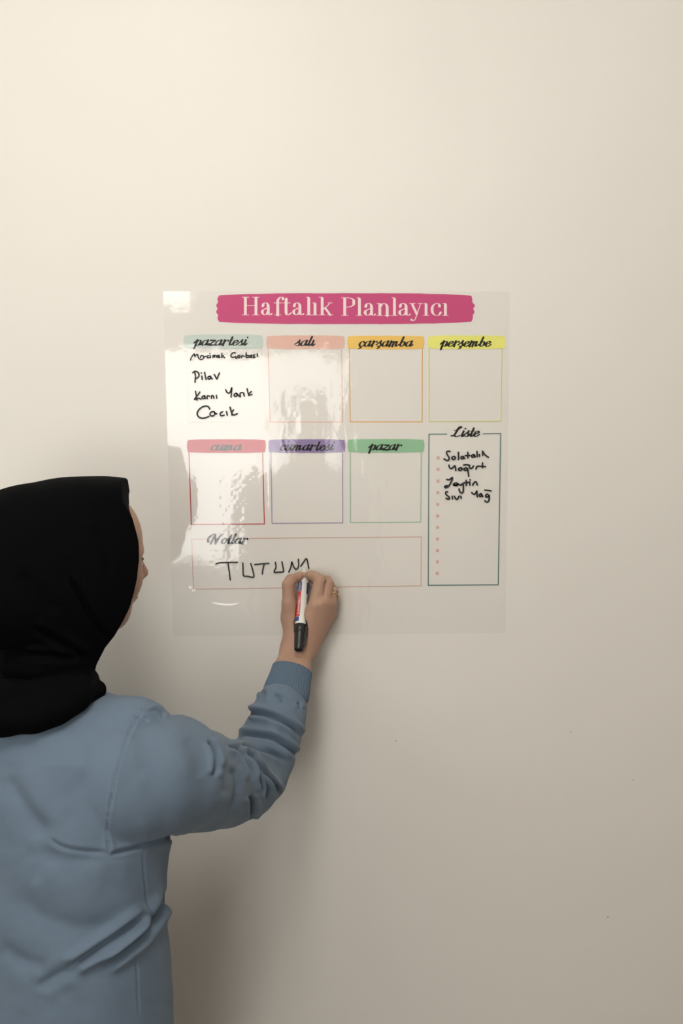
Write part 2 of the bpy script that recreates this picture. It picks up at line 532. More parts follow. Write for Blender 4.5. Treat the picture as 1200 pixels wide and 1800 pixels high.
def ribbon(pts, wd):
    """stroke with round ends; wd = width per point"""
    p = np.asarray(pts, float)
    keep = [0] + [i for i in range(1, len(p)) if np.hypot(*(p[i] - p[i - 1])) > 1e-3]
    p = p[keep]; wd = (np.full(len(p), wd) if np.isscalar(wd) else np.asarray(wd)[keep]) / 2
    if len(p) == 1: p = np.vstack([p, p + [0.01, 0]]); wd = np.repeat(wd, 2)
    t = np.gradient(p, axis=0); t /= np.linalg.norm(t, axis=1)[:, None] + 1e-9
    n = np.stack([-t[:, 1], t[:, 0]], 1)
    L, R = p + n * wd[:, None], p - n * wd[:, None]
    pp, ff = list(L) + list(R), []
    k = len(p)
    for i in range(k - 1): ff.append((i, i + 1, k + i + 1, k + i))
    for e, s in ((0, -1), (k - 1, 1)):
        c = p[e]; b = len(pp)
        a0 = math.atan2(n[e][1], n[e][0])
        arc = [c + wd[e] * np.array([math.cos(a0 - s * a), math.sin(a0 - s * a)]) for a in np.linspace(0, math.pi, 7)]
        pp += arc
        ff.append(tuple(range(b, b + 7)))
    return np.array(pp), ff

def strokes(name, lines, wd, m, parent, y, jitter=0.0):
    polys = []
    for ln in lines:
        q = catmull(ln, 6) if len(ln) > 2 else np.array(ln, float)
        ww = wd * (1 + jitter * np.array([PR.uniform(-1, 1) for _ in q])) if jitter else wd
        polys.append(ribbon(q, ww))
    return flat(name, polys, m, parent, y)

def brush(x0, x1, y0, y1, arc, jag, seed, teeth=5):
    r = random.Random(seed)
    top = [(x, y0 + arc * ((2 * (x - x0) / (x1 - x0) - 1) ** 4) + r.uniform(-.25, .25)) for x in np.linspace(x0, x1, 40)]
    bot = [(x, y1 - arc * ((2 * (x - x0) / (x1 - x0) - 1) ** 4) + r.uniform(-.25, .25)) for x in np.linspace(x1, x0, 40)]
    def side(x, ya, yb, s):
        o = []
        k = teeth * 2
        for i in range(1, k):
            f = i / k
            bulge = math.sin(math.pi * f)
            o.append((x + s * (jag * bulge * (0.65 + 0.35 * (1 if i % 2 else -0.6)) + r.uniform(-.3, .3) * jag * .4), ya + (yb - ya) * f))
        return o
    pp = top + side(x1, top[-1][1], bot[0][1], 1) + bot + side(x0, bot[-1][1], top[0][1], -1)
    # rows of quads would fail on the jag: fan from strips
    c = ((x0 + x1) / 2, (y0 + y1) / 2)
    n = len(pp)
    return np.array(pp), [tuple(range(n))]

def line_rect(name, segs, wd, m, y=-0.0006):
    return flat(name, [ribbon(np.array(s, float), wd) for s in segs], m, sheet, y)

# glyphs ('c' smooth, 'l' straight, 'd' dot); width follows the direction like a broad pen
TITLE = {
 'H': [('l', [(.20, 1.48), (.20, 0)]), ('l', [(.80, 1.48), (.80, 0)]), ('l', [(.2, .78), (.8, .78)]), ('l', [(.02, 1.48), (.40, 1.48)]), ('l', [(.60, 1.48), (.98, 1.48)]), ('l', [(.02, 0), (.40, 0)]), ('l', [(.60, 0), (.98, 0)])],
 'a': [('c', [(.14, .74), (.24, .95), (.45, 1.0), (.61, .86), (.65, .6), (.65, .25), (.72, .05), (.86, .02), (.98, .1)]), ('c', [(.63, .6), (.35, .5), (.13, .36), (.12, .15), (.28, .02), (.48, .06), (.63, .25)]), ('d', [(.17, .76)], .85)],
 'f': [('c', [(.92, 1.36), (.82, 1.47), (.62, 1.44), (.45, 1.25), (.42, 1.0), (.42, .5), (.42, 0)]), ('l', [(.08, 1), (.82, 1)]), ('l', [(.15, 0), (.72, 0)]), ('d', [(.90, 1.33)], .9)],
 't': [('c', [(.42, 1.32), (.40, 1.0), (.40, .3), (.47, .05), (.68, .01), (.96, .16)]), ('l', [(.05, 1), (.88, 1)])],
 'l': [('l', [(.5, 1.46), (.5, 0)]), ('l', [(.1, 1.48), (.5, 1.48)]), ('l', [(.05, 0), (.95, 0)])],
 'i': [('l', [(.5, 1.0), (.5, 0)]), ('l', [(.1, 1.0), (.5, 1.0)]), ('l', [(.05, 0), (.95, 0)])],
 'k': [('l', [(.24, 1.46), (.24, 0)]), ('l', [(.02, 1.48), (.24, 1.48)]), ('l', [(.02, 0), (.46, 0)]), ('h', [(.28, .38), (.84, 1)]), ('l', [(.46, .58), (.84, 0)]), ('l', [(.66, 1), (1, 1)]), ('l', [(.64, 0), (1.03, 0)])],
 'P': [('l', [(.24, 1.48), (.24, 0)]), ('c', [(.24, 1.48), (.6, 1.46), (.84, 1.3), (.86, 1.1), (.84, .9), (.6, .72), (.24, .70)]), ('l', [(.02, 1.48), (.4, 1.48)]), ('l', [(.02, 0), (.46, 0)])],
 'n': [('l', [(.22, 1.0), (.22, 0)]), ('c', [(.25, .72), (.42, .97), (.62, .97), (.75, .75), (.76, .4), (.76, 0)]), ('l', [(.02, 1), (.22, 1)]), ('l', [(.02, 0), (.44, 0)]), ('l', [(.55, 0), (.99, 0)])],
 'y': [('l', [(.22, 1), (.56, .04)]), ('hc', [(.86, 1), (.56, .04), (.42, -.34), (.28, -.44), (.12, -.38)]), ('l', [(.0, 1), (.44, 1)]), ('l', [(.68, 1), (1, 1)]), ('d', [(.15, -.36)], .8)],
 'c': [('c', [(.88, .78), (.75, .97), (.52, 1.0), (.24, .82), (.14, .5), (.24, .16), (.52, 0), (.78, .04), (.96, .25)]), ('d', [(.82, .77)], .85)],
}
SCRIPT = {
 'p': (1.0, [('c', [(-.15, .45), (.05, .8), (.22, 1)]), ('l', [(.22, 1.02), (.2, -.55)]), ('c', [(.22, .6), (.45, .97), (.7, .9), (.76, .5), (.6, .05), (.35, .05), (.22, .2)]), ('c', [(.6, .05), (.85, .1), (1.0, .4)])]),
 'a': (1.05, [('c', [(.75, .85), (.5, 1.0), (.18, .75), (.1, .35), (.3, 0), (.6, .2), (.78, .75)]), ('c', [(.8, 1), (.76, .4), (.84, .03), (1.1, .35)])]),
 'z': (.92, [('l', [(.08, .95), (.8, .92)], .55), ('l', [(.8, .92), (.08, .08)], .35), ('l', [(.08, .08), (.9, .03)], .7)]),
 'r': (.85, [('l', [(.2, 1), (.2, 0)]), ('c', [(.22, .55), (.42, .92), (.6, 1.0), (.75, .85)]), ('d', [(.72, .82)], .7)]),
 't': (.62, [('c', [(.3, 1.55), (.26, .9), (.26, .25), (.42, 0), (.7, .35)]), ('l', [(.0, 1), (.62, 1)])]),
 'e': (.85, [('c', [(.12, .42), (.45, .5), (.66, .75), (.5, 1.0), (.22, .8), (.12, .4), (.3, .02), (.6, .05), (.9, .4)])]),
 's': (.75, [('c', [(-.1, .3), (.2, .65), (.45, 1.05)]), ('c', [(.45, 1.05), (.42, .7), (.6, .35), (.45, .02), (.12, .08)]), ('c', [(.5, .02), (.7, .15), (.8, .4)])]),
 'i': (.52, [('c', [(.2, 1), (.18, .3), (.32, .0), (.56, .35)])]),
 'j': (.52, [('c', [(.2, 1), (.18, .3), (.32, .0), (.56, .35)]), ('d', [(.3, 1.5)], .8)]),
 'l': (.52, [('c', [(.26, 1.75), (.2, 1.0), (.18, .3), (.32, .0), (.56, .35)])]),
 'c': (.80, [('c', [(.68, .8), (.5, 1.0), (.22, .8), (.12, .4), (.3, .02), (.6, .05), (.88, .4)])]),
 'C': (.80, [('c', [(.68, .8), (.5, 1.0), (.22, .8), (.12, .4), (.3, .02), (.6, .05), (.88, .4)]), ('c', [(.35, -.05), (.45, -.25), (.2, -.45)])]),
 'S': (.75, [('c', [(-.1, .3), (.2, .65), (.45, 1.05)]), ('c', [(.45, 1.05), (.42, .7), (.6, .35), (.45, .02), (.12, .08)]), ('c', [(.5, .02), (.7, .15), (.8, .4)]), ('c', [(.35, -.05), (.45, -.25), (.2, -.45)])]),
 'm': (1.5, [('l', [(.18, 1), (.16, 0)]), ('c', [(.2, .6), (.42, .95), (.6, .9), (.6, .5), (.58, 0)]), ('c', [(.62, .6), (.85, .95), (1.03, .9), (1.02, .5), (1.08, .03), (1.5, .4)])]),
 'b': (.95, [('c', [(.28, 1.75), (.2, .9), (.2, .25), (.45, 0), (.72, .25), (.74, .7), (.55, .95), (.35, .8)]), ('c', [(.74, .7), (.85, .62), (1.0, .65)])]),
 'u': (1.08, [('c', [(.18, 1), (.16, .3), (.3, .02), (.52, .12), (.75, .6)]), ('c', [(.8, 1), (.76, .35), (.86, .02), (1.12, .38)])]),
 'o': (.88, [('c', [(.4, 1.0), (.16, .75), (.12, .3), (.38, 0), (.68, .3), (.68, .75), (.42, 1.0)]), ('c', [(.68, .8), (.8, .7), (.95, .75)])]),
 'L': (1.35, [('c', [(.05, 1.2), (.35, 1.15), (.75, 1.5), (.95, 1.75), (.75, 1.9), (.55, 1.5), (.45, .8), (.3, .2), (.05, .1), (-.1, .2)]), ('c', [(-.1, .1), (.3, .3), (.7, -.02), (1.3, .25)])]),
 'N': (1.9, [('c', [(-.05, .45), (-.2, .9), (.0, 1.5), (.4, 1.8), (.62, 1.6)]), ('l', [(.6, 1.7), (.45, 0)]), ('l', [(.62, 1.7), (1.15, .0)], .8), ('c', [(1.15, 0), (1.3, 1.0), (1.55, 1.7), (1.8, 1.75)])]),
}

def pen(q, stem, hair, force=None):
    t = np.gradient(q, axis=0); t /= np.linalg.norm(t, axis=1)[:, None] + 1e-9
    ww = hair + (stem - hair) * np.abs(t[:, 1]) ** 2.2
    if force is not None: ww = np.full(len(q), hair + (stem - hair) * force)
    return ww

def title_word(letters, base, xh, stem, hair, m, parent, y):
    polys = []
    for ch, x0, x1 in letters:
        for g in TITLE[ch]:
            kind, pts = g[0], g[1]
            q = np.array([(x0 + a * (x1 - x0), base - b * xh) for a, b in pts], float)
            if kind == 'd':
                polys.append(ribbon(q, stem * g[2])); continue
            if kind in ('c', 'hc'): q = catmull(q, 7)
            elif len(q) == 2:
                if abs(q[1][1] - q[0][1]) > abs(q[1][0] - q[0][0]) * 2 and kind == 'l':   # stems end square on their serifs
                    q[0][1] += 1.9; q[1][1] -= 1.9
                q = np.array([q[0], (q[0] + q[1]) / 2, q[1]])
            force = 0.12 if kind in ('h', 'hc') else None
            polys.append(ribbon(q, pen(q, stem, hair, force)))
    return flat('title_lettering', polys, m, parent, y)

def script_word(name, text, x0, x1, base, xh, stem, hair, m, parent, y, slant=0.38, tilt=0.0):
    wsum = sum(SCRIPT[c][0] for c in text)
    s = (x1 - x0 - slant * xh) / wsum
    polys = []; cx = 0
    for ch in text:
        adv, gl_ = SCRIPT[ch]
        for g in gl_:
            q = np.array([((cx + a) * s + slant * xh * b + x0, base - b * xh + tilt * ((cx + a) * s)) for a, b in g[1]], float)
            if g[0] == 'd': polys.append(ribbon(q, stem * g[2])); continue
            q = catmull(q, 6) if g[0] == 'c' else np.array([q[0], (q[0] + q[1]) / 2, q[1]])
            polys.append(ribbon(q, pen(q, stem, hair, g[2] if len(g) > 2 else None)))
        cx += adv
    return flat(name, polys, m, parent, y)

# title bar
M_PINK = mat('magenta_print', tuple(lin((198, 76, 126)) * 1.05), rough=0.6, spec=0.2, noise=(22, 0.05))
bar = flat('title_bar', [brush(385, 828, 515.5, 569.5, 4.0, 6.5, 4, teeth=4)], M_PINK, sheet, -0.0006)
M_TITLE = dry('pale_title_print', (246, 228, 226), 1)
title_word([('H', 425, 456), ('a', 459, 478), ('f', 480, 499), ('t', 496.5, 512), ('a', 514, 534), ('l', 537, 548), ('i', 548, 559), ('k', 560.5, 584)], 553.5, 21, 4.9, 1.0, M_TITLE, bar, -0.0009)
title_word([('P', 599.5, 625), ('l', 626, 637), ('a', 639.5, 660), ('n', 662, 686), ('l', 687.5, 698.5), ('a', 700, 721), ('y', 719.5, 742), ('i', 743, 754), ('c', 756.5, 775), ('i', 777, 788)], 554.5, 21, 4.9, 1.0, M_TITLE, bar, -0.0009)

DAYS = [
 # name, header box, colour, word (x0,x1,base), frame quad TL TR BR BL, frame colour
 ('pazartesi', (323, 461.5, 588, 612.5), (198, 211, 204), (341, 436, 607), [(328, 612), (459.5, 612), (459.5, 742), (330, 742)], (214, 216, 206), 1.0),
 ('salı', (468.5, 605, 589.5, 613.5), (226, 186, 170), (518, 555, 608), [(471, 613), (600, 613), (602, 741.8), (474.5, 741.8)], (226, 178, 164), 1.2),
 ('çarşamba', (610.5, 745, 590, 614), (238, 198, 106), (629, 727, 609), [(613.8, 613), (742, 613), (741.6, 741.5), (615.2, 741.5)], (232, 178, 96), 1.5),
 ('perşembe', (752, 887, 589.5, 613.5), (234, 232, 126), (774, 864, 609), [(753.6, 613), (882, 613), (880, 740.5), (754, 740.8)], (220, 218, 128), 1.4),
 ('cuma', (329, 466.5, 772, 796), (186, 50, 62), (369, 426, 791.5), [(332, 795), (461.5, 795), (464.5, 921), (336.2, 921.8)], (190, 62, 72), 1.6),
 ('cumartesi', (472, 606, 772, 796), (146, 128, 172), (491, 588, 791.5), [(476.2, 795), (602, 795), (602.3, 919), (478, 920)], (160, 138, 178), 1.4),
 ('pazar', (611, 745, 771.5, 795.5), (150, 196, 158), (648, 707, 791), [(615.3, 795), (740, 795), (739.3, 917.5), (615.7, 918.5)], (138, 188, 154), 1.3),
]
ALIAS = {'ı': 'i', 'i': 'j', 'ç': 'C', 'ş': 'S'}
for k, (word, hb, col, wd_, fr_, fcol, fw) in enumerate(DAYS):
    mc = mat('header_print_' + str(k), tuple(lin(col) * 1.03), rough=0.6, spec=0.2, noise=(30, 0.05))
    h = flat('day_header', [brush(hb[0] + 1, hb[1] - 1, hb[2], hb[3], 1.6, 2.0, 20 + k, teeth=4)], mc, sheet, -0.0009)
    h['label'] = 'brush stroke header reading ' + word
    script_word('day_lettering', ''.join(ALIAS.get(c, c) for c in word), wd_[0], wd_[1], wd_[2], 9.2, 4.0, 1.15, M_BLACK, h, -0.0012)
    f4 = fr_
    line_rect('day_frame', [(f4[0], f4[3]), (f4[3], f4[2]), (f4[2], f4[1])], fw, dry('frame_print_' + str(k), fcol))

M_LISTE = dry('petrol_line_print', (84, 122, 118))
line_rect('list_frame', [((785, 763), (753.6, 763.3)), ((753.6, 763.3), (752.3, 1028.8)), ((752.3, 1028.8), (875.2, 1027.8)), ((875.2, 1027.8), (879.6, 762)), ((879.6, 762), (848.5, 762.4))], 1.7, M_LISTE)
M_NOTE = dry('rose_line_print', (214, 170, 158))
line_rect('notes_frame', [((360, 947), (336.8, 947.6)), ((336.8, 947.6), (340, 1035.5)), ((340, 1035.5), (739.6, 1029.6)), ((739.6, 1029.6), (740, 943.6)), ((740, 943.6), (438, 946.2))], 1.2, M_NOTE)
script_word('list_lettering', 'Ljste', 793, 844, 767.5, 9.4, 4.0, 1.15, M_BLACK, sheet, -0.0012, tilt=-0.01)
script_word('notes_lettering', 'Notlar', 365, 437, 955.5, 9.4, 4.0, 1.15, M_BLACK, sheet, -0.0012)
M_DOT = dry('rose_dot_print', (222, 180, 170))
for i, yb in enumerate((804.6, 825, 845.6, 866, 886.6, 907, 927, 947.4, 967.7, 987.5, 1007.6)):
    V, F = [], []
    c = P(769.6 - i * .14, yb, 0)
    blob(V, F, c, .0029, .0029, -0.0006)
    obj('bullet_dot', V, F, M_DOT, sheet)

# handwriting in black marker
def hw(scale, ox, oy, lines):
    return [[(x / scale + ox, y / scale + oy) for x, y in ln] for ln in lines]
A = lambda L: hw(7.5, 315, 575, L)
B = lambda L: hw(8.0, 745, 745, L)
D = lambda L: hw(4.615, 360, 960, L)
WORDS = [
 (2.4, A([[(150, 435), (160, 400), (178, 375), (200, 352), (206, 385), (228, 362), (246, 362), (250, 395), (268, 420), (295, 428), (318, 412), (322, 385), (300, 374), (282, 385), (280, 402)],
          [(322, 405), (340, 390), (354, 383)], [(396, 376), (375, 378), (366, 392), (378, 406), (398, 400)], [(414, 378), (412, 402)], [(404, 347), (407, 349)],
          [(445, 402), (447, 375), (462, 374), (466, 398), (470, 376), (486, 374), (492, 396)], [(506, 390), (530, 383), (522, 370), (506, 378), (508, 396), (538, 400)], [(562, 345), (560, 402)], [(562, 388), (582, 374)], [(566, 386), (600, 402)]])),
 (2.5, A([[(742, 342), (715, 335), (690, 352), (680, 378), (695, 398), (728, 394), (745, 386)], [(746, 398), (758, 408), (745, 412)], [(788, 372), (770, 382), (775, 400), (798, 400), (802, 380), (788, 372)],
          [(824, 402), (826, 378), (846, 378), (856, 388)], [(884, 338), (880, 395), (905, 400), (916, 380), (896, 370), (882, 382)], [(948, 370), (926, 380), (930, 398), (950, 394), (953, 372), (958, 398)],
          [(995, 362), (974, 373), (985, 386), (998, 396), (974, 404)], [(1028, 350), (1030, 386)]])),
 (3.0, A([[(209, 724), (214, 650), (208, 602)], [(180, 600), (206, 582), (240, 590), (260, 616), (258, 648), (240, 670), (214, 674)], [(299, 645), (303, 690)], [(292, 604), (294, 607)], [(335, 595), (345, 650), (356, 690)],
          [(408, 646), (382, 656), (380, 678), (400, 686), (416, 666), (410, 646), (420, 668), (438, 684)], [(460, 625), (478, 650), (495, 685), (510, 650), (530, 606)]])),
 (2.9, A([[(215, 845), (225, 900), (236, 962)], [(272, 855), (238, 905), (202, 952), (260, 938), (288, 950)], [(325, 905), (302, 918), (305, 938), (330, 940), (340, 915), (330, 905), (348, 940)],
          [(370, 942), (366, 912), (385, 905), (400, 914)], [(425, 938), (425, 908), (446, 905), (460, 938)], [(490, 900), (496, 936)]])),
 (2.9, A([[(612, 825), (630, 858), (655, 870), (680, 840), (692, 795), (688, 860), (684, 922)], [(752, 870), (727, 884), (727, 908), (750, 912), (766, 890), (754, 870), (772, 890), (800, 918)], [(806, 920), (802, 878), (818, 864), (836, 862)],
          [(850, 868), (856, 910)], [(895, 812), (905, 860), (918, 902)], [(950, 850), (918, 880), (930, 892), (960, 888)]])),
 (3.1, A([[(402, 1080), (385, 1050), (350, 1040), (300, 1055), (255, 1095), (238, 1140), (255, 1180), (300, 1200), (350, 1194), (392, 1175)], [(455, 1110), (422, 1120), (406, 1145), (420, 1168), (452, 1168), (472, 1140), (456, 1112), (470, 1132), (496, 1142)],
          [(572, 1115), (546, 1130), (541, 1155), (560, 1168), (592, 1160)], [(624, 1112), (634, 1162)], [(670, 1055), (685, 1110), (696, 1160)], [(715, 1090), (694, 1130), (720, 1158), (766, 1140)]])),
 (3.0, B([[(362, 386), (330, 385), (314, 405), (330, 440), (350, 475), (345, 505), (318, 514), (280, 492)], [(416, 455), (392, 470), (392, 492), (415, 500), (440, 480), (428, 458)], [(480, 400), (483, 450), (482, 500)],
          [(545, 455), (520, 465), (518, 484), (540, 490), (558, 475), (546, 456), (568, 486)], [(612, 400), (615, 440), (612, 476)], [(578, 446), (642, 443)], [(695, 430), (668, 445), (672, 465), (695, 465), (710, 445), (698, 432), (720, 462)],
          [(742, 388), (746, 460)], [(776, 430), (778, 455)], [(820, 382), (822, 440)], [(824, 388), (850, 428), (880, 455), (902, 468)]])),
 (3.0, B([[(348, 580), (360, 618), (390, 625), (430, 588), (440, 620), (445, 656)], [(515, 614), (482, 630), (490, 652), (520, 650), (535, 630), (515, 614)], [(592, 614), (562, 630), (566, 650), (598, 650), (608, 625), (618, 680), (626, 736)], [(556, 578), (600, 573), (640, 583)],
          [(630, 588), (640, 620), (665, 624), (694, 592)], [(728, 635), (736, 606), (760, 594), (860, 600)], [(820, 548), (818, 616)]])),
 (3.1, B([[(318, 780), (350, 784), (396, 755), (385, 800), (360, 850), (330, 886), (296, 895), (290, 878), (322, 866)], [(412, 858), (445, 862), (476, 846), (448, 830), (416, 844), (424, 862), (455, 866), (490, 850), (515, 862), (545, 838), (550, 900), (545, 958), (520, 970), (496, 942), (490, 914)],
          [(590, 795), (592, 862)], [(560, 826), (625, 822)], [(640, 815), (642, 860)], [(644, 785), (647, 787)], [(680, 860), (698, 830), (720, 812), (736, 826), (746, 858)]])),
 (3.0, B([[(330, 956), (306, 955), (304, 985), (335, 1015), (355, 1035), (345, 1058), (308, 1046)], [(394, 1016), (398, 1054)], [(424, 1016), (445, 1054), (466, 1056), (490, 1016)], [(514, 1016), (520, 1046)]])),
 (3.0, B([[(668, 965), (690, 985), (715, 985), (740, 942), (742, 985), (748, 1026)], [(795, 980), (772, 1000), (785, 1020), (812, 1008), (800, 980), (822, 1022)], [(892, 984), (866, 1000), (866, 1025), (895, 1025), (910, 1000), (914, 1042), (905, 1085), (880, 1098), (852, 1080)], [(850, 930), (895, 934), (940, 940)]])),
]
NOTES = D([[(90, 143), (130, 133), (265, 130)], [(188, 133), (196, 190), (206, 272)], [(308, 135), (310, 190), (315, 238), (350, 243), (395, 249), (390, 200), (372, 140)], [(405, 148), (460, 142), (518, 138)], [(482, 142), (470, 190), (466, 225)],
           [(572, 130), (576, 170), (562, 208), (600, 209), (636, 204), (632, 165), (625, 125)], [(680, 208), (698, 165), (705, 125), (720, 165), (740, 186), (760, 160), (758, 105)], [(778, 160), (800, 128), (822, 100), (832, 125), (842, 178)]])
for wd_, ls in WORDS:
    strokes('handwritten_word', ls, wd_ * .92, M_INK, sheet, -0.0022)
strokes('handwritten_word', NOTES, 2.5, M_INK, sheet, -0.0022, jitter=0.06)

# ------------------------------------------------------------------ the woman writing
def skin_mat(name):
    return mat(name, (0.43, 0.265, 0.190), rough=0.5, spec=0.35, noise=(38, 0.06), bump=(420, 0.12, 0.0006), sss=0.15)
M_SKIN = skin_mat('light_skin')
M_HOOD = mat('dusty_blue_cotton', (0.140, 0.192, 0.258), rough=0.92, spec=0.12, noise=(60, 0.05), bump=(900, 0.35, 0.0006), sheen=0.12)
M_CUFF = mat('dusty_blue_rib', (0.105, 0.155, 0.215), rough=0.95, spec=0.1, noise=(80, 0.06), sheen=0.1)
M_SCARF = mat('black_scarf_cloth', (0.0022, 0.0025, 0.0032), rough=0.9, spec=0.04, bump=(1400, 0.2, 0.0004))
M_TROUSER = mat('charcoal_trousers', (0.03, 0.032, 0.038), rough=0.9, spec=0.1)
M_SHOE = mat('grey_slipper', (0.25, 0.24, 0.24), rough=0.8)

FD = np.array([0.84, 0.54, 0.0]); FD /= np.linalg.norm(FD)          # where the face points
RD = np.array([FD[1], -FD[0], 0.0])                                 # her right
UP = np.array([0, 0, 1.0])
HO = P(142, 977, -0.335)                                            # head centre at brow level
HM = [FD, -RD, UP]
def hl(f, l, u): return HO + FD * f - RD * l + UP * u
TR_ = np.array([0.87, -0.49, 0.0]); TR_ /= np.linalg.norm(TR_)      # torso right
TF = np.array([-TR_[1], TR_[0], 0.0])                               # torso forward
TC = np.array([-0.432, -0.375, 0.0])

woman = empty('person', (TC[0], TC[1], 0))
tag(woman, 'person in black headscarf and dusty blue sweatshirt writing on the planner', 'person')


def head_skin(F):
    e = lambda f, l, u, a, b, c, k=.015, **kw: F.ell(hl(f, l, u), (a, b, c), k, M=HM, **kw)
    e(-.012, 0, .018, .094, .072, .088, 0)          # cranium
    e(.035, 0, .020, .056, .062, .070)              # forehead
    e(.026, 0, -.045, .051, .054, .066, .03)        # face
    e(.042, 0, -.090, .024, .026, .021, .03)        # chin
    for s in (1, -1):
        e(.050, .034 * s, -.035, .028, .022, .028, .02)      # cheek
        e(.066, .026 * s, .004, .018, .024, .009, .012)      # brow ridge
        F.ell(hl(.094, .031 * s, -.012), (.017, .017, .012), .012, sub=True, M=HM)
        F.ell(hl(.0655, .031 * s, -.013), (.0165, .0165, .0135), .006, M=HM)
        F.cap(hl(-.01, .074 * s, -.02), hl(-.015, .076 * s, -.04), .012, .009, .01)  # ear
    F.cap(hl(.083, 0, -.002), hl(.0965, 0, -.033), .0060, .0092, .010)   # nose
    for s in (1, -1): F.cap(hl(.088, .009 * s, -.039), hl(.083, .011 * s, -.038), .0062, .006, .008)
    e(.071, 0, -.060, .013, .022, .012, .012)
    F.cap(hl(.079, .012, -.058), hl(.079, -.012, -.058), .0050, .0050, .005)
    F.cap(hl(.076, .010, -.068), hl(.076, -.010, -.068), .0056, .0056, .005)
    F.cap(hl(-.03, 0, -.07), np.array([TC[0] + .01, TC[1], 1.26]), .044, .048, .03)   # neck

F = Field(HO - [.16, .16, .24], HO + [.16, .16, .15], 0.0024)
head_skin(F)
HV, HQ = F.mesh()

# the marker's axis, from nib to cap end
T0 = P(535, 998.5, -.0030); T1 = P(525.0, 1143, -.0900)
AX = (T1 - T0); LEN = np.linalg.norm(AX); AX /= LEN
RB = .0092
# writing hand and forearm
W0 = P(500, 1232, -.118); W1 = P(512, 1180, -.090); W2 = P(521, 1143, -.050)
SX = np.array([.0105, 0, 0])
F = Field(P(455, 1255, -.16) - [0, .0, .02], P(612, 990, -.0) + [0, 0, .01], 0.0013)
for s in (-1, 1):
    F.chain([W0 + SX * s, W1 + SX * s, W2 + SX * s * .85], [.021, .0195, .0178], .012)
idx_m, mid_m, rng_m, pnk_m = P(553, 1066, -.058), P(568, 1058, -.055), P(579, 1063, -.045), P(580, 1080, -.033)
F.cap(W2 + [.000, 0, 0], idx_m, .0170, .0125, .016)
F.cap(W2 + [.006, 0, 0], mid_m, .0170, .0118, .014)
F.cap(W2 + [.011, 0, 0], rng_m, .0165, .0115, .014)
F.cap(W2 + [.015, .004, 0], pnk_m, .0160, .0115, .014)
# thumb
F.chain([W2 + [-.006, 0, 0.004], P(511, 1085, -.040), P(507, 1060, -.046)], [.0165, .0140, .0115], .014)
F.chain([P(508, 1068, -.045), P(506, 1028, -.043), P(511, 1020, -.037), P(522, 1015, -.026), P(529, 1011.5, -.020)], [.0118, .0098, .0094, .0080, .0066], .004)
F.cap(P(514, 1088, -.036), P(545, 1082, -.034), .0115, .012, .012)      # web of the thumb
FK = 0.0025
F.chain([idx_m, P(562, 1020, -.049), P(558, 1016, -.044), P(547, 1011.5, -.029), P(540, 1011, -.020)], [.0115, .0098, .0090, .0076, .0064], FK)
F.chain([mid_m, P(577, 1027, -.040), P(574, 1021, -.034), P(560, 1020, -.018), P(550, 1020, -.012)], [.0112, .0092, .0088, .0074, .0064], .0025)
F.chain([rng_m, P(585, 1040, -.030), P(582, 1035, -.024), P(568, 1040, -.012), P(560, 1048, -.011)], [.0105, .0088, .0084, .0072, .0062], .003)
F.chain([pnk_m, P(584, 1062, -.022), P(580, 1056, -.016), P(570, 1058, -.010), P(563, 1066, -.011)], [.0098, .0078, .0074, .0064, .0058], .003)
# the flesh gives way around the marker
F.cap(T0 - AX * .004, T0 + AX * .012, .0052, .0066, .0015, sub=True)
F.cap(T0 + AX * .012, T0 + AX * .024, .0066, RB + .0009, .0015, sub=True)
F.cap(T0 + AX * .024, T0 + AX * LEN * .69, RB + .0009, RB + .0010, .0015, sub=True)
F.cap(T0 + AX * LEN * .69, T0 + AX * LEN, RB + .0042, RB + .0020, .0015, sub=True)
RV, RQ = F.mesh(1)
Nn = normals(RV, RQ); disp = np.zeros(len(RV))
fold(RV, Nn, disp, [(572, 1019), (571, 1034), (569, 1052)], 1.5, .0016, .35)
fold(RV, Nn, disp, [(511, 1024), (516, 1020), (519, 1017)], 1.2, .0006, .3)
for kx, ky in ((553, 1064), (567, 1060)):
    x_, y_ = proj(RV); disp += .0012 * np.exp(-(((x_ - kx) / 6) ** 2 + ((y_ - ky) / 7) ** 2)) * (Nn[:, 1] < 0)
RV = RV + Nn * disp[:, None]

# core of the body under the clothes, one surface from neck to feet
SH_R = P(262, 1340, -.44); EL = P(452, 1368, -.195)
SH_L = TC - TR_ * .165 + [0, 0, 1.245]
EL_L = SH_L + [-.045, .03, -.27]; WR_L = EL_L + np.array([.05, .15, -.19])
F = Field((-.80, -.62, -.01), (-.10, -.05, 1.46), 0.0065)
F.chain([TC + [.01, 0, 1.24], TC + [.02, 0, 1.38]], [.048, .040], .03)
F.column([(.62, TC[0], TC[1], .13, .09), (.85, TC[0], TC[1], .15, .10), (1.0, TC[0], TC[1], .115, .08), (1.15, TC[0], TC[1], .13, .09), (1.25, TC[0], TC[1], .12, .07)], TR_, TF, .03)
F.chain([SH_R, EL, W1], [.045, .034, .024], .03)
F.chain([TC + [0, 0, 1.24], SH_R], [.05, .045], .03)
F.chain([TC + [0, 0, 1.24], SH_L, EL_L, WR_L], [.05, .045, .034, .022], .03)
for s in (1, -1):
    hip = TC + TR_ * .085 * s + [0, 0, .80]
    F.chain([hip, hip * [1, 1, 0] + TF * .015 + [0, 0, .44], hip * [1, 1, 0] + [0, 0, .09]], [.075, .052, .034], .03)
    F.cap(hip * [1, 1, 0] + [0, 0, .045], hip * [1, 1, 0] + TF * .14 + [0, 0, .03], .034, .022, .03)
BV, BQ = F.mesh()
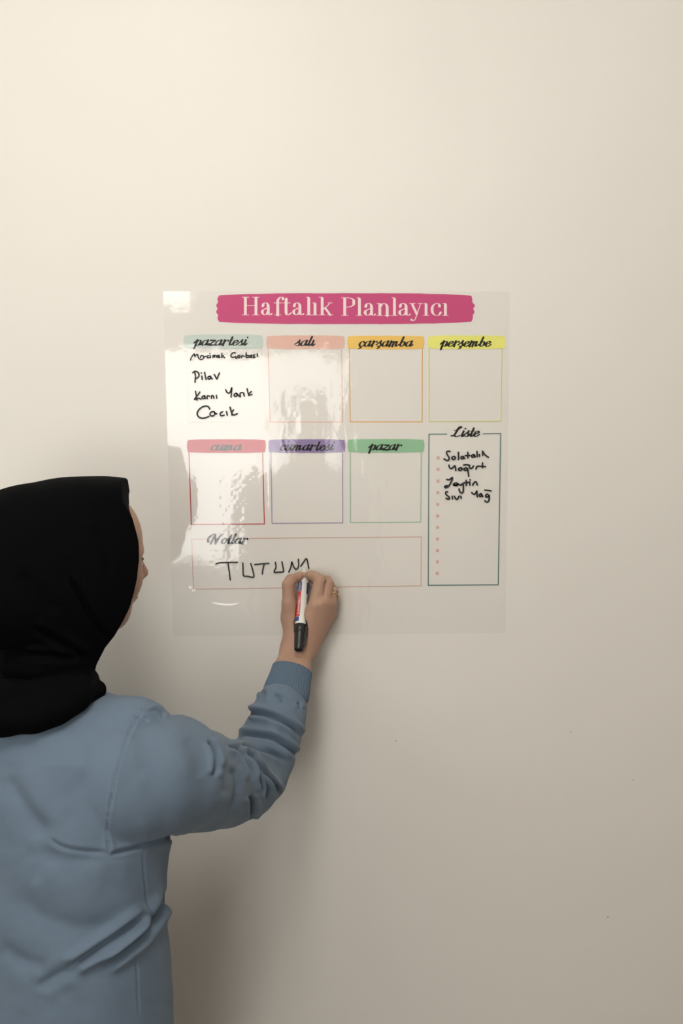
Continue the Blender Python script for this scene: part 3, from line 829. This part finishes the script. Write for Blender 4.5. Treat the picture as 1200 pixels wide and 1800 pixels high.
# resting left hand
F = Field(WR_L - [.07, .05, .13], WR_L + [.09, .12, .05], 0.0018)
dn = np.array([.15, .35, -.92]); dn /= np.linalg.norm(dn)
F.chain([WR_L - dn * .03, WR_L + dn * .01], [.023, .021], .01)
for i, (o, L) in enumerate(((.030, .062), (.010, .070), (-.010, .066), (-.028, .052))):
    a = WR_L + TF * o * .5 + np.array([.0, o * .6, 0]); b = WR_L + dn * .075 + np.array([.25, .9, .1]) * o
    F.cap(a, b, .014, .010, .01)
    k1 = b + dn * L * .5; k2 = k1 + (dn + TR_ * .5) * L * .33; k3 = k2 + (dn + TR_) * L * .2
    F.chain([b, k1, k2, k3], [.0098, .0088, .0078, .0068], .004)
F.chain([WR_L + dn * .01 + [.0, .015, 0], WR_L + dn * .04 + [.01, .045, 0], WR_L + dn * .08 + [.015, .05, 0]], [.014, .011, .008], .008)
LV, LQ = F.mesh()
def join(parts):
    Vs, Qs, n = [], [], 0
    for V_, Q_ in parts:
        Vs.append(V_); Qs.append(Q_ + n); n += len(V_)
    return np.vstack(Vs), np.vstack(Qs)
V_, Q_ = join([(HV, HQ), (RV, RQ), (BV, BQ), (LV, LQ)])
body = fast_mesh('body', V_, Q_, M_SKIN, woman)

# face details
M_HAIR = mat('dark_brown_hair', (0.035, 0.022, 0.015), rough=0.7)
M_EYE = mat('eye_white', (0.75, 0.73, 0.70), rough=0.2, spec=0.5)
M_IRIS = mat('dark_iris', (0.03, 0.02, 0.012), rough=0.15, spec=0.6)
M_LIP = mat('soft_lips', (0.40, 0.17, 0.14), rough=0.45)
def tube(name, pts, rs, m, parent, n=8, k=6):
    q = catmull(pts, k); r = np.interp(np.linspace(0, 1, len(q)), np.linspace(0, 1, len(rs)), rs)
    V, F_ = [], []
    t = np.gradient(q, axis=0); t /= np.linalg.norm(t, axis=1)[:, None]
    ref = np.array([0, 0, 1.0]) if abs(t[0][2]) < .8 else np.array([1.0, 0, 0])
    for i in range(len(q)):
        a = np.cross(t[i], ref); a /= np.linalg.norm(a); b = np.cross(t[i], a)
        for j in range(n):
            an = 2 * math.pi * j / n
            V.append(q[i] + r[i] * (a * math.cos(an) + b * math.sin(an)))
    for i in range(len(q) - 1):
        for j in range(n):
            F_.append((i * n + j, i * n + (j + 1) % n, (i + 1) * n + (j + 1) % n, (i + 1) * n + j))
    F_.append(tuple(range(n))[::-1]); F_.append(tuple((len(q) - 1) * n + j for j in range(n)))
    return obj(name, V, F_, m, parent, smooth=True)
def ellip(name, c, r, M_, m, parent, nu=20, nv=12):
    V, F_ = [], []
    M_ = np.array(M_)
    for i in range(nv + 1):
        a = math.pi * i / nv
        for j in range(nu):
            b = 2 * math.pi * j / nu
            loc = np.array([r[0] * math.sin(a) * math.cos(b), r[1] * math.sin(a) * math.sin(b), r[2] * math.cos(a)])
            V.append(np.array(c) + loc @ M_)
    for i in range(nv):
        for j in range(nu):
            F_.append((i * nu + j, (i + 1) * nu + j, (i + 1) * nu + (j + 1) % nu, i * nu + (j + 1) % nu))
    return obj(name, V, F_, m, parent, smooth=True)
for s in (1, -1):
    e_ = ellip('eye', hl(.0672, .031 * s, -.014), (.0160, .0160, .0118), HM, M_EYE, woman)
    ellip('iris', hl(.0825, .031 * s, -.015), (.0012, .0052, .0052), HM, M_IRIS, e_)
    tube('eyelash', [hl(.072, .047 * s, -.012), hl(.0838, .031 * s, -.007), hl(.081, .017 * s, -.010)], [.0008, .0016, .0008], M_HAIR, woman)
    tube('eyebrow', [hl(.062, .052 * s, .006), hl(.0790, .036 * s, .011), hl(.0835, .016 * s, .003)], [.0012, .0026, .0018], M_HAIR, woman)
ellip('lip', hl(.0830, 0, -.0580), (.004, .018, .0042), HM, M_LIP, woman)
ellip('lip', hl(.0805, 0, -.0675), (.005, .015, .0050), HM, M_LIP, woman)

# headscarf
F = Field((-.80, -.62, 1.16), (-.22, -.10, 1.66), 0.0024)
NC = np.array([P(80, 1190, -.37)[0], -.368, 0])
def zat(py, y=-.37): return P(100, py, y)[2]
def scut(u, v, w):   # the stiff front edge of the scarf, further back at the jaw
    return u - (.090 - .55 * np.maximum(-w - .02, 0) + 0.00 * v - 0.25 * np.maximum(w - .03, 0))
F.ell(hl(-.032, 0, -.008), (.148, .094, .118), 0, M=HM, p=2.7)
F.ell(hl(-.120, 0, -.030), (.070, .070, .085), .03, M=HM)
F.ell(hl(-.01, 0, -.075), (.088, .074, .060), .02, M=HM)
F.ell(hl(.025, 0, .072), (.078, .078, .040), .012, M=HM, p=3.6)
F.chain([hl(.03, -.03, -.122), hl(.020, 0, -.130), hl(.03, .03, -.122)], [.016, .018, .016], .012)
F.chain([hl(.0, 0, -.11), NC + [.0, 0, zat(1150)]], [.060, .056], .02)
# cut away the front so that the face shows: half space rotated, edge curve fitted to the profile
sl, X, Y, Z = F.block(HO - .3, HO + .3)
u = (X - HO[0]) * FD[0] + (Y - HO[1]) * FD[1]; l_ = np.abs((X - HO[0]) * RD[0] + (Y - HO[1]) * RD[1]); z_ = Z - HO[2]
zz = z_.ravel()
edge = np.interp(zz, [-.156, -.126, -.110, -.090, -.068, -.027, .0, .03, .06, .085, .11], [.000, .010, .022, .031, .041, .052, .056, .057, .051, .038, .034])[None, None, :]
cw = np.interp(zz, [.02, .09], [.1, .6])[None, None, :]
plane = (u - edge - cw * (0.07 - l_)).astype(np.float32)
F.F[sl] = -smin(-F.F[sl], -plane, .003)
# cloth under the chin and rolls around the neck
def roll(cx, cy, cz, R1, R2, r, tilt, k=.006, zr=1.0):
    """a roll of cloth around the neck; tilt=(rise along her right, rise along forward)"""
    n = 28
    pts = []
    for i in range(n + 1):
        a = 2 * math.pi * i / n
        o = TR_ * R1 * math.cos(a) + TF * R2 * math.sin(a)
        pts.append(np.array([cx, cy, cz]) + o + UP * (tilt[0] * math.cos(a) + tilt[1] * math.sin(a)))
    for i in range(n): F.cap(pts[i], pts[i + 1], r, r, k if i else k, flat=(UP, zr))
F.column([(1.22, NC[0], NC[1], .068, .062), (1.30, NC[0], NC[1], .065, .062), (1.37, NC[0] + .004, NC[1], .068, .066), (1.44, NC[0] + .02, NC[1], .068, .066)], TR_, TF, .01)
roll(NC[0] + .000, NC[1], zat(1150), .050, .050, .0165, (.004, .010), .004)
roll(NC[0] - .002, NC[1], zat(1186), .054, .055, .0175, (.006, .012), .004)
roll(NC[0] - .002, NC[1] - .002, zat(1221), .062, .062, .0170, (.008, .014), .004)
F.ell([NC[0] - .03, NC[1] - .01, zat(1240)], (.095, .095, .036), .01)
roll(NC[0] - .024, NC[1] - .010, zat(1232), .076, .074, .018, (.006, .006), .012)
# the loose end draped over the back of the shoulders
F.chain([P(172, 1212, -.400), P(130, 1227, -.456), P(95, 1245, -.478), P(55, 1256, -.488), P(0, 1261, -.482), P(-50, 1252, -.455), P(-82, 1238, -.41), P(-90, 1228, -.36)],
        [.012, .016, .0185, .020, .020, .019, .018, .016], .024)
F.chain([P(140, 1205, -.43), P(90, 1215, -.46), P(20, 1222, -.47), P(-60, 1215, -.45)], [.016, .018, .019, .019], .014)
SV, SQ = F.mesh(1)
Nn = normals(SV, SQ); disp = np.zeros(len(SV))
fold(SV, Nn, disp, [(120, 1010), (140, 1045), (165, 1090), (190, 1128)], 5, .006, .5)
fold(SV, Nn, disp, [(55, 1100), (90, 1118), (130, 1142), (160, 1162)], 5, .007, .5)
fold(SV, Nn, disp, [(-10, 1140), (40, 1150), (100, 1154), (150, 1160)], 5, .006, .5)
fold(SV, Nn, disp, [(160, 920), (185, 960), (196, 1010)], 9, .0025, .3)
fold(SV, Nn, disp, [(30, 1000), (70, 1050), (110, 1080)], 12, .004, .3)
SV = SV + Nn * disp[:, None]
fast_mesh('headscarf', SV, SQ, M_SCARF, woman)

# sweatshirt
F = Field((-.86, -.66, .74), (-.02, -.03, 1.36), 0.0023)
cx, cy = TC[0], TC[1]
F.column([(.765, cx + .004, cy, .178, .130), (.80, cx + .004, cy, .186, .138), (.90, cx, cy, .188, .134), (1.00, cx - .002, cy, .188, .128), (1.10, cx, cy, .198, .127),
          (1.18, cx, cy, .182, .122), (1.235, cx, cy, .172, .112), (1.270, cx, cy, .140, .098), (1.292, cx, cy, .105, .085), (1.305, cx, cy, .07, .07)], TR_, TF, 0, p=2.3)
F.cap(TC + [0, 0, 1.235], P(240, 1290, -.425), .060, .052, .03)
F.cap(TC + [0, 0, 1.235], SH_L, .060, .052, .03)
# right sleeve
F.chain([P(232, 1371, -.432), P(262, 1364, -.425), P(300, 1362, -.400), P(345, 1371, -.345), P(392, 1376, -.280), P(424, 1372, -.235), P(446, 1358, -.200), P(464, 1328, -.180),
         P(478, 1290, -.160), P(487, 1264, -.145), P(494, 1243, -.132)],
        [.0960, .0905, .0840, .0750, .0655, .0590, .0530, .0495, .0455, .0440, .0410], .005)
# left sleeve
F.chain([SH_L + [0, 0, -.02], EL_L, EL_L + (WR_L - EL_L) * .8], [.072, .058, .045], .012)
TV, TQ = F.mesh(1)
Nn = normals(TV, TQ); disp = np.zeros(len(TV))
x_, y_ = proj(TV)
arm = (TV[:, 0] > P(235, 1350, -.42)[0])
# armhole seam: a narrow groove with the sleeve standing proud
seam = [(255, 1246), (240, 1263), (225, 1295), (211, 1335), (200, 1380), (192, 1430), (190, 1470), (193, 1500)]
fold(TV, Nn, disp, seam, 2.2, .0028, .6, side=0, taper=.03)
d_, t_, s_ = polydist(x_, y_, catmull(seam, 6))
m_ = (Nn[:, 1] < 0.1) & (s_ < 0) & (d_ < 60) & (t_ > 0.001) & (t_ < .999)
disp += np.where(m_, .0045 * np.exp(-(d_ / 26) ** 2), 0)
for ln, wd, dp, lip in (
    ([(262, 1248), (276, 1246), (287, 1252), (283, 1260)], 3.0, .0032, .4),
    ([(232, 1250), (246, 1262), (262, 1268)], 4, .002, .4),
    ([(363, 1300), (376, 1320), (379, 1345), (372, 1368)], 4.5, .006, .5),
    ([(398, 1308), (420, 1322), (436, 1348), (440, 1375)], 3.6, .0065, .55),
    ([(428, 1318), (446, 1345), (456, 1378), (460, 1400)], 3.2, .0070, .5),
    ([(437, 1322), (455, 1350), (466, 1385), (468, 1410)], 3.2, .0060, .5),
    ([(446, 1336), (466, 1360), (486, 1388), (494, 1396)], 3.4, .0060, .5),
    ([(428, 1268), (437, 1255), (460, 1255), (488, 1264), (514, 1280), (530, 1300)], 4.2, .0072, .6),
    ([(414, 1303), (433, 1292), (473, 1296), (495, 1306), (514, 1321), (524, 1336)], 4.0, .0066, .6),
    ([(414, 1312), (437, 1314), (470, 1320), (490, 1330), (505, 1342)], 3.4, .0052, .5),
    ([(470, 1262), (492, 1280), (503, 1298)], 5, .002, .4),
    ([(405, 1345), (412, 1375), (410, 1405), (398, 1430)], 7, .0035, .4),
    ([(436, 1395), (442, 1420), (440, 1440)], 4.5, .0050, .5),
    ([(385, 1340), (395, 1370), (392, 1400)], 9, .0025, .3),
    ([(320, 1300), (345, 1330), (350, 1370)], 14, .002, .3),
    ([(459, 1210), (464, 1222), (460, 1232)], 3.5, .004, .5),
    ([(480, 1222), (492, 1226), (496, 1236)], 2.6, .004, .4),
    ([(524, 1234), (526, 1246)], 2.6, .004, .4),
):
    fold(TV, Nn, disp, ln, wd * .9, dp * 1.45, lip)
back = y_ > 1300
for ln, wd, dp, lip in (
    ([(10, 1360), (28, 1395), (58, 1440), (90, 1475)], 16, .006, .5),
    ([(85, 1470), (106, 1486), (140, 1495), (192, 1500)], 3.6, .0036, .2), ([(190, 1500), (225, 1494), (262, 1484), (312, 1468)], 3.2, .008, .2),
    ([(60, 1500), (120, 1512), (190, 1508)], 16, .003, .4),
    ([(20, 1560), (70, 1610), (150, 1635), (215, 1620)], 20, .005, .4),
    ([(112, 1704), (150, 1682), (200, 1650), (240, 1618), (268, 1600)], 5.5, .0110, .8),
    ([(176, 1704), (215, 1672), (250, 1640), (280, 1600), (300, 1560)], 5.5, .0110, .8),
    ([(60, 1740), (110, 1710), (150, 1700)], 9, .005, .5),
    ([(252, 1490), (254, 1530), (258, 1575), (264, 1625)], 1.8, .0022, .3),
    ([(238, 1665), (240, 1720), (242, 1790)], 1.8, .0018, .3),
    ([(0, 1660), (40, 1690), (90, 1700)], 14, .004, .4),
):
    fold(TV, Nn, disp, ln, wd, dp, lip, gate=back)
# gentle irregular hang of the cloth
disp += .0022 * vnoise(x_ + 300, y_, 70, 21) + .0009 * vnoise(x_ + 300, y_, 26, 22)
TV = TV + Nn * disp[:, None]
TV = relaxed(TV, TQ, .25)
shirt = fast_mesh('sweatshirt', TV, TQ, M_HOOD, woman)

# ribbed cuffs: rings of ribs around the wrist
def cuff(a, b, ra, rb, turn=0):
    a = np.array(a, float); b = np.array(b, float)
    ax_ = (b - a) / np.linalg.norm(b - a)
    r0 = np.cross(ax_, [0, 1.0, 0]); r0 /= np.linalg.norm(r0); r1 = np.cross(ax_, r0)
    n, V, Q = 288, [], []
    prof = [(-.10, .94), (0, .985), (.08, 1.0), (.3, 1.0), (.55, .985), (.8, .985), (.97, 1.0), (1.0, .975), (1.0, .93), (.9, .91), (.5, .9)]
    for t, f in prof:
        R = (ra + (rb - ra) * np.clip(t, 0, 1)) * f
        for j in range(n):
            an = 2 * math.pi * j / n
            rr = R + (.00045 * math.cos(an * 48) if f > .95 else 0)
            V.append(a + (b - a) * t + rr * (r0 * math.cos(an) + r1 * math.sin(an) * .80))
    for i in range(len(prof) - 1):
        for j in range(n):
            Q.append((i * n + j, (i + 1) * n + j, (i + 1) * n + (j + 1) % n, i * n + (j + 1) % n))
    return fast_mesh('cuff', np.array(V), np.array(Q), M_CUFF, shirt)
cuff(P(502, 1222, -.120), P(514, 1176, -.090), .0385, .0335)
_d = (WR_L - EL_L); cuff(EL_L + _d * .78, EL_L + _d * 1.0, .036, .031)
# hem band
V, Q = [], []
n = 240
prof = [(.775, .99), (.77, 1.015), (.755, 1.02), (.715, 1.0), (.705, .99), (.70, .96), (.72, .9)]
for z, f in prof:
    for j in range(n):
        a = 2 * math.pi * j / n
        c_, s_ = math.cos(a), math.sin(a)
        e = 2 / 2.3
        r_ = f + .002 * math.cos(a * 80)
        V.append(np.array([cx + .004, cy, z]) + TR_ * .178 * r_ * math.copysign(abs(c_) ** e, c_) + TF * .130 * r_ * math.copysign(abs(s_) ** e, s_))
for i in range(len(prof) - 1):
    for j in range(n): Q.append((i * n + j, (i + 1) * n + j, (i + 1) * n + (j + 1) % n, i * n + (j + 1) % n))
fast_mesh('hem_band', np.array(V), np.array(Q), M_CUFF, shirt)

# trousers and slippers
F = Field((-.68, -.58, .05), (-.18, -.17, .82), 0.006)
F.column([(.60, cx, cy, .162, .112), (.66, cx, cy, .168, .120), (.80, cx, cy, .166, .118)], TR_, TF, 0)
for s in (1, -1):
    hip = TC + TR_ * .085 * s
    F.chain([hip + [0, 0, .70], hip + TF * .015 + [0, 0, .44], hip + [0, 0, .085]], [.090, .070, .058], .02)
fast_mesh('trousers', *F.mesh(1), M_TROUSER, woman)
for s in (1, -1):
    hip = TC + TR_ * .085 * s
    F = Field(hip + [-.25, -.25, -.01], hip + [.25, .25, .12], 0.004)
    F.cap(hip - TF * .02 + [0, 0, .045], hip + TF * .15 + [0, 0, .030], .044, .040, .02)
    F.cap(hip - TF * .03 + [0, 0, .012], hip + TF * .16 + [0, 0, .012], .042, .040, .01)
    sl, X, Y, Z = F.block(hip - .3, hip + .3)
    F.F[sl] = np.maximum(F.F[sl], -(Z - 0.001) + 0 * X)
    fast_mesh('slipper', *F.mesh(), M_SHOE, woman)

# ring on the ring finger
M_GOLD = mat('gold', (0.80, 0.56, 0.24), rough=0.25, metal=1.0)
M_GEM = mat('dark_stone', (0.02, 0.02, 0.015), rough=0.1, spec=0.8)
M_PEARL = mat('pale_stone', (0.85, 0.80, 0.66), rough=0.2, spec=0.6)
rc = P(584.5, 1046, -.034); ra_ = P(585, 1040, -.030) - rng_m; ra_ /= np.linalg.norm(ra_)
b0 = np.cross(ra_, [0, 1, 0]); b0 /= np.linalg.norm(b0); b1 = np.cross(ra_, b0)
ring = tube('ring', [rc + .0098 * (b0 * math.cos(a) + b1 * math.sin(a)) for a in np.linspace(0, 2 * math.pi, 20)], [.0009, .0009], M_GOLD, woman, k=2)
ring['label'] = 'thin gold ring with small dark and pale stones'
for (px_, py_, y__), m__, r__ in (((586.5, 1034, -.036), M_PEARL, .0022), ((591.5, 1040.5, -.037), M_GEM, .0014), ((591.5, 1045.5, -.037), M_GEM, .0014), ((587, 1041, -.039), M_GOLD, .0016), ((587.5, 1046, -.038), M_GOLD, .0014)):
    ellip('stone', P(px_, py_, y__), (r__, r__, r__), np.eye(3), m__, ring, 10, 6)
# nails
for c_, d_ in ((P(527, 1008, -.024), (-.3, -.1, .95)), (P(542, 1005.5, -.022), (.2, -.35, .9))):
    zax = np.array(d_); zax /= np.linalg.norm(zax); xa = np.cross(zax, [0, 1, 0]); xa /= np.linalg.norm(xa)
    ellip('fingernail', c_, (.0042, .0052, .0012), [xa, np.cross(zax, xa), zax], mat('nail', (0.62, 0.40, 0.33), rough=0.25, spec=.5), woman, 14, 8)

# ------------------------------------------------------------------ the marker
marker = empty('marker', T0)
tag(marker, 'white whiteboard marker with red and blue label and black cap held in the hand', 'marker')
M_WHITE = mat('white_plastic', (0.80, 0.80, 0.77), rough=0.3, spec=0.5)
M_BLK = mat('black_plastic', (0.014, 0.014, 0.015), rough=0.35, spec=0.5)
M_RED = mat('red_label', (0.62, 0.07, 0.07), rough=0.4)
M_BLUE = mat('blue_label', (0.04, 0.08, 0.26), rough=0.4)
M_WPRINT = mat('white_label_print', (0.80, 0.74, 0.72), rough=0.5)
A0 = np.cross(AX, [1.0, 0, 0]); A0 /= np.linalg.norm(A0)
if A0[1] > 0: A0 = -A0            # faces the camera
A1 = np.cross(AX, A0)
if A1[0] < 0: A1 = -A1            # faces right
def lathe(name, prof, m, parent, n=40):
    V, F_ = [], []
    for t, r in prof:
        for j in range(n):
            a = 2 * math.pi * j / n
            V.append(T0 + AX * t + r * (A0 * math.cos(a) + A1 * math.sin(a)))
    for i in range(len(prof) - 1):
        for j in range(n): F_.append((i * n + j, i * n + (j + 1) % n, (i + 1) * n + (j + 1) % n, (i + 1) * n + j))
    F_.append(tuple(range(n))[::-1]); F_.append(tuple((len(prof) - 1) * n + j for j in range(n)))
    return obj(name, V, F_, m, parent, smooth=False)
def smooth_by_angle(o):
    me = o.data
    me.polygons.foreach_set('use_smooth', [True] * len(me.polygons)); me.update()
    for f in me.polygons:
        if len(f.vertices) > 4: f.use_smooth = False
lathe('nib', [(0, .0012), (.001, .0022), (.006, .0024)], M_BLK, marker, 16)
o = lathe('nib_holder', [(.0015, .0030), (.002, .0042), (.010, .0050), (.0102, .0060), (.018, .0072), (.022, .0086), (.024, .0092)], M_WHITE, marker); smooth_by_angle(o)
RB = .0092
barrel = lathe('barrel', [(.0235, RB - .0004), (.024, RB), (LEN * .672, RB), (LEN * .675, RB + .0002), (LEN * .72, RB + .0003)], M_WHITE, marker); smooth_by_angle(barrel)
cap_ = lathe('cap', [(LEN * .700, RB + .0004), (LEN * .703, RB + .0013), (LEN * .79, RB + .0014), (LEN * .795, RB + .0004), (LEN * .80, RB + .0002), (LEN * .90, RB - .0003), (LEN * .985, RB - .0012), (LEN * .997, RB - .0017), (LEN, RB - .0024),
                     (LEN * .998, RB - .0030), (LEN * .985, RB - .0032)], M_BLK, marker); smooth_by_angle(cap_)
# clip along the right side of the cap
V, F_ = [], []
cdir = A1 * .95 + A0 * .3; cdir /= np.linalg.norm(cdir); cs = np.cross(AX, cdir)
for t, r0_, r1_, wd in ((.725, RB, RB + .0022, .0030), (.74, RB, RB + .0034, .0032), (.80, RB - .001, RB + .0034, .0032), (.93, RB - .002, RB + .0016, .0026), (.965, RB - .003, RB + .0002, .0022)):
    for r in (r0_, r1_):
        for s in (-1, 1): V.append(T0 + AX * LEN * t + cdir * r + cs * wd * s)
for i in range(4):
    b = i * 4
    F_ += [(b, b + 4, b + 5, b + 1), (b + 2, b + 3, b + 7, b + 6), (b, b + 2, b + 6, b + 4), (b + 1, b + 5, b + 7, b + 3)]
F_ += [(0, 1, 3, 2), (16, 18, 19, 17)]
obj('clip', V, F_, M_BLK, marker)
# label printed around the barrel
def wrap(name, t0, t1, a0, a1, r, m, parent, nt_=2, na=14):
    V, F_ = [], []
    for i in range(nt_ + 1):
        t = t0 + (t1 - t0) * i / nt_
        for j in range(na + 1):
            a = a0 + (a1 - a0) * j / na
            V.append(T0 + AX * t + r * (A0 * math.cos(a) + A1 * math.sin(a)))
    for i in range(nt_):
        for j in range(na):
            b = i * (na + 1) + j
            F_.append((b, b + 1, b + na + 2, b + na + 1))
    return obj(name, V, F_, m, parent, smooth=True)
R_ = math.radians
LB0, LB1, LB2, LB3 = .030, .047, .093, .1035
red = wrap('red_label', LB1, LB2, R_(-98), R_(-12), RB + .00012, M_RED, barrel)
b1_ = wrap('blue_label', LB0, LB1 - .0006, R_(-98), R_(-12), RB + .00012, M_BLUE, barrel)
b2_ = wrap('blue_label', LB2 + .0006, LB3, R_(-98), R_(-20), RB + .00012, M_BLUE, barrel)
wrap('blue_label', LB0, LB1 + .004, R_(42), R_(110), RB + .00012, M_BLUE, barrel)
wrap('red_label', LB1 + .0046, LB2, R_(66), R_(110), RB + .00012, M_RED, barrel)
def wrap_text(name, text, t0, t1, a_base, xh, stroke, parent, m, glyphs):
    """lettering running along the barrel, reading from cap to nib"""
    wsum = sum(glyphs[c][0] for c in text)
    cx_ = 0; V, F_ = [], []
    for ch in text:
        for g in glyphs[ch][1]:
            q = np.array(g[1], float); q[:, 0] = (q[:, 0] + cx_) / wsum
            if len(q) > 2 and g[0] == 'c': q = catmull(q, 4)
            # scale to millimetres before thickening
            q2 = np.stack([q[:, 0] * (t1 - t0) * 1000, q[:, 1] * xh * 1000], 1)
            pp, ff = ribbon(q2, stroke)
            n_ = len(V)
            for x__, y__ in pp:
                t = t0 + x__ / 1000; a = a_base + (y__ / 1000) / RB
                V.append(T0 + AX * t + (RB + .00022) * (A0 * math.cos(a) + A1 * math.sin(a)))
            F_ += [tuple(i + n_ for i in f) for f in ff]
        cx_ += glyphs[ch][0]
    return obj(name, V, F_, m, parent)
SANS = {
 'W': (1.5, [('l', [(.0, 1.4), (.35, 0)]), ('l', [(.35, 0), (.65, 1.4)]), ('l', [(.65, 1.4), (.95, 0)]), ('l', [(.95, 0), (1.25, 1.4)])]),
 'h': (.95, [('l', [(.1, 1.5), (.1, 0)]), ('c', [(.1, .6), (.35, 1), (.65, .8), (.65, 0)])]),
 'i': (.45, [('l', [(.15, 1), (.15, 0)]), ('l', [(.15, 1.4), (.15, 1.42)])]),
 't': (.65, [('c', [(.25, 1.4), (.25, .3), (.5, 0)]), ('l', [(0, 1), (.5, 1)])]),
 'e': (.9, [('c', [(.1, .5), (.65, .5), (.6, .9), (.3, 1), (.05, .6), (.2, .05), (.6, .1)])]),
 'b': (.95, [('l', [(.1, 1.5), (.1, 0)]), ('c', [(.1, .2), (.4, 0), (.7, .5), (.4, 1), (.1, .8)])]),
 'o': (.95, [('c', [(.4, 0), (.05, .5), (.4, 1), (.75, .5), (.4, 0)])]),
 'a': (.95, [('l', [(.7, 1), (.7, 0)]), ('c', [(.7, .2), (.4, 0), (.05, .5), (.4, 1), (.7, .8)])]),
 'r': (.7, [('l', [(.1, 1), (.1, 0)]), ('c', [(.1, .6), (.3, 1), (.55, .95)])]),
 'd': (.95, [('l', [(.7, 1.5), (.7, 0)]), ('c', [(.7, .2), (.4, 0), (.05, .5), (.4, 1), (.7, .8)])]),
 'n': (.9, [('l', [(.1, 1), (.1, 0)]), ('c', [(.1, .6), (.35, 1), (.65, .8), (.65, 0)])]),
 'g': (.95, [('c', [(.7, 1), (.7, -.2), (.4, -.45), (.1, -.35)]), ('c', [(.7, .2), (.4, 0), (.05, .5), (.4, 1), (.7, .8)])]),
}
wrap_text('label_lettering', 'Whiteboard', LB1 + .004, LB2 - .003, R_(-42), .0030, .85, red, M_WPRINT, SANS)
wrap_text('label_lettering', 'edding', LB0 + .0015, LB1 - .002, R_(-45), .0026, .55, b1_, M_WPRINT, SANS)

# ------------------------------------------------------------------ the photographer, whose reflection darkens the film
def photographer():
    G = np.array([-0.125, -2.66, 0])
    ph = empty('person', G)
    tag(ph, 'person taking the picture, seen only as a dark shape mirrored in the film', 'person')
    M_D = mat('dark_grey_jumper', (0.05, 0.05, 0.055), rough=0.9)
    M_J = mat('dark_jeans', (0.03, 0.04, 0.07), rough=0.9)
    M_H = mat('brown_hair', (0.03, 0.02, 0.014), rough=0.8)
    X_, Y_ = np.array([1.0, 0, 0]), np.array([0, 1.0, 0])
    g = lambda x, y, z: G + [x, y, z]
    F = Field(G + [-.45, -.3, -.01], G + [.45, .45, 1.70], 0.0075)
    F.ell(g(0, 0, 1.515), (.070, .088, .105), 0)
    F.cap(g(0, .05, 1.455), g(0, .055, 1.435), .045, .030, .03)
    F.cap(g(0, .088, 1.51), g(0, .100, 1.49), .010, .013, .01)
    for s in (-1, 1):
        F.ell(g(.068 * s, 0, 1.50), (.012, .02, .03), .01)
        F.cap(g(.19 * s, 0, 1.29), g(.215 * s, .06, 1.03), .05, .038, .03)
        F.cap(g(.215 * s, .06, 1.03), g(.06 * s, .21, 1.16), .036, .024, .02)
        for i in range(4):
            b = g(.045 * s, .225, 1.165 + .018 * i)
            F.chain([g(.06 * s, .21, 1.17), b, b + np.array([-.035 * s, .02, .0])], [.02, .0095, .008], .008)
        F.chain([g(.06 * s, .21, 1.17), g(.03 * s, .20, 1.23)], [.018, .010], .008)
        F.chain([g(.09 * s, 0, .86), g(.095 * s, .01, .47), g(.10 * s, -.01, .09)], [.09, .06, .045], .03)
        F.cap(g(.10 * s, -.01, .04), g(.10 * s, .14, .03), .036, .028, .03)
    F.cap(g(0, -.01, 1.30), g(0, 0, 1.44), .055, .05, .03)
    F.column([(.82, G[0], G[1], .17, .11), (1.0, G[0], G[1], .14, .10), (1.15, G[0], G[1], .165, .11), (1.28, G[0], G[1], .19, .10), (1.36, G[0], G[1], .10, .08)], X_, Y_, .03)
    fast_mesh('body', *F.mesh(), M_SKIN, ph)
    F = Field(G + [-.45, -.3, .75], G + [.45, .45, 1.45], 0.0075)
    F.column([(.80, G[0], G[1], .195, .135), (1.0, G[0], G[1], .175, .125), (1.15, G[0], G[1], .19, .13), (1.28, G[0], G[1], .21, .12), (1.37, G[0], G[1], .10, .08)], X_, Y_, .0)
    for s in (-1, 1):
        F.chain([g(.19 * s, 0, 1.28), g(.215 * s, .06, 1.03), g(.09 * s, .18, 1.13)], [.065, .052, .038], .02)
    fast_mesh('jumper', *F.mesh(), M_D, ph)
    F = Field(G + [-.3, -.2, .05], G + [.3, .2, .86], 0.0085)
    F.column([(.70, G[0], G[1], .185, .125), (.83, G[0], G[1], .178, .12)], X_, Y_, 0)
    for s in (-1, 1): F.chain([g(.09 * s, 0, .76), g(.095 * s, .01, .47), g(.10 * s, -.01, .085)], [.102, .075, .065], .02)
    fast_mesh('jeans', *F.mesh(), M_J, ph)
    F = Field(G + [-.15, -.18, 1.30], G + [.15, .15, 1.70], 0.006)
    F.ell(g(0, -.022, 1.545), (.083, .092, .092), 0); F.cap(g(0, -.05, 1.52), g(0, -.07, 1.38), .075, .05, .03)
    F.ell(g(0, .10, 1.49), (.055, .06, .085), .01, sub=True)
    fast_mesh('hair', *F.mesh(), M_H, ph)
photographer()
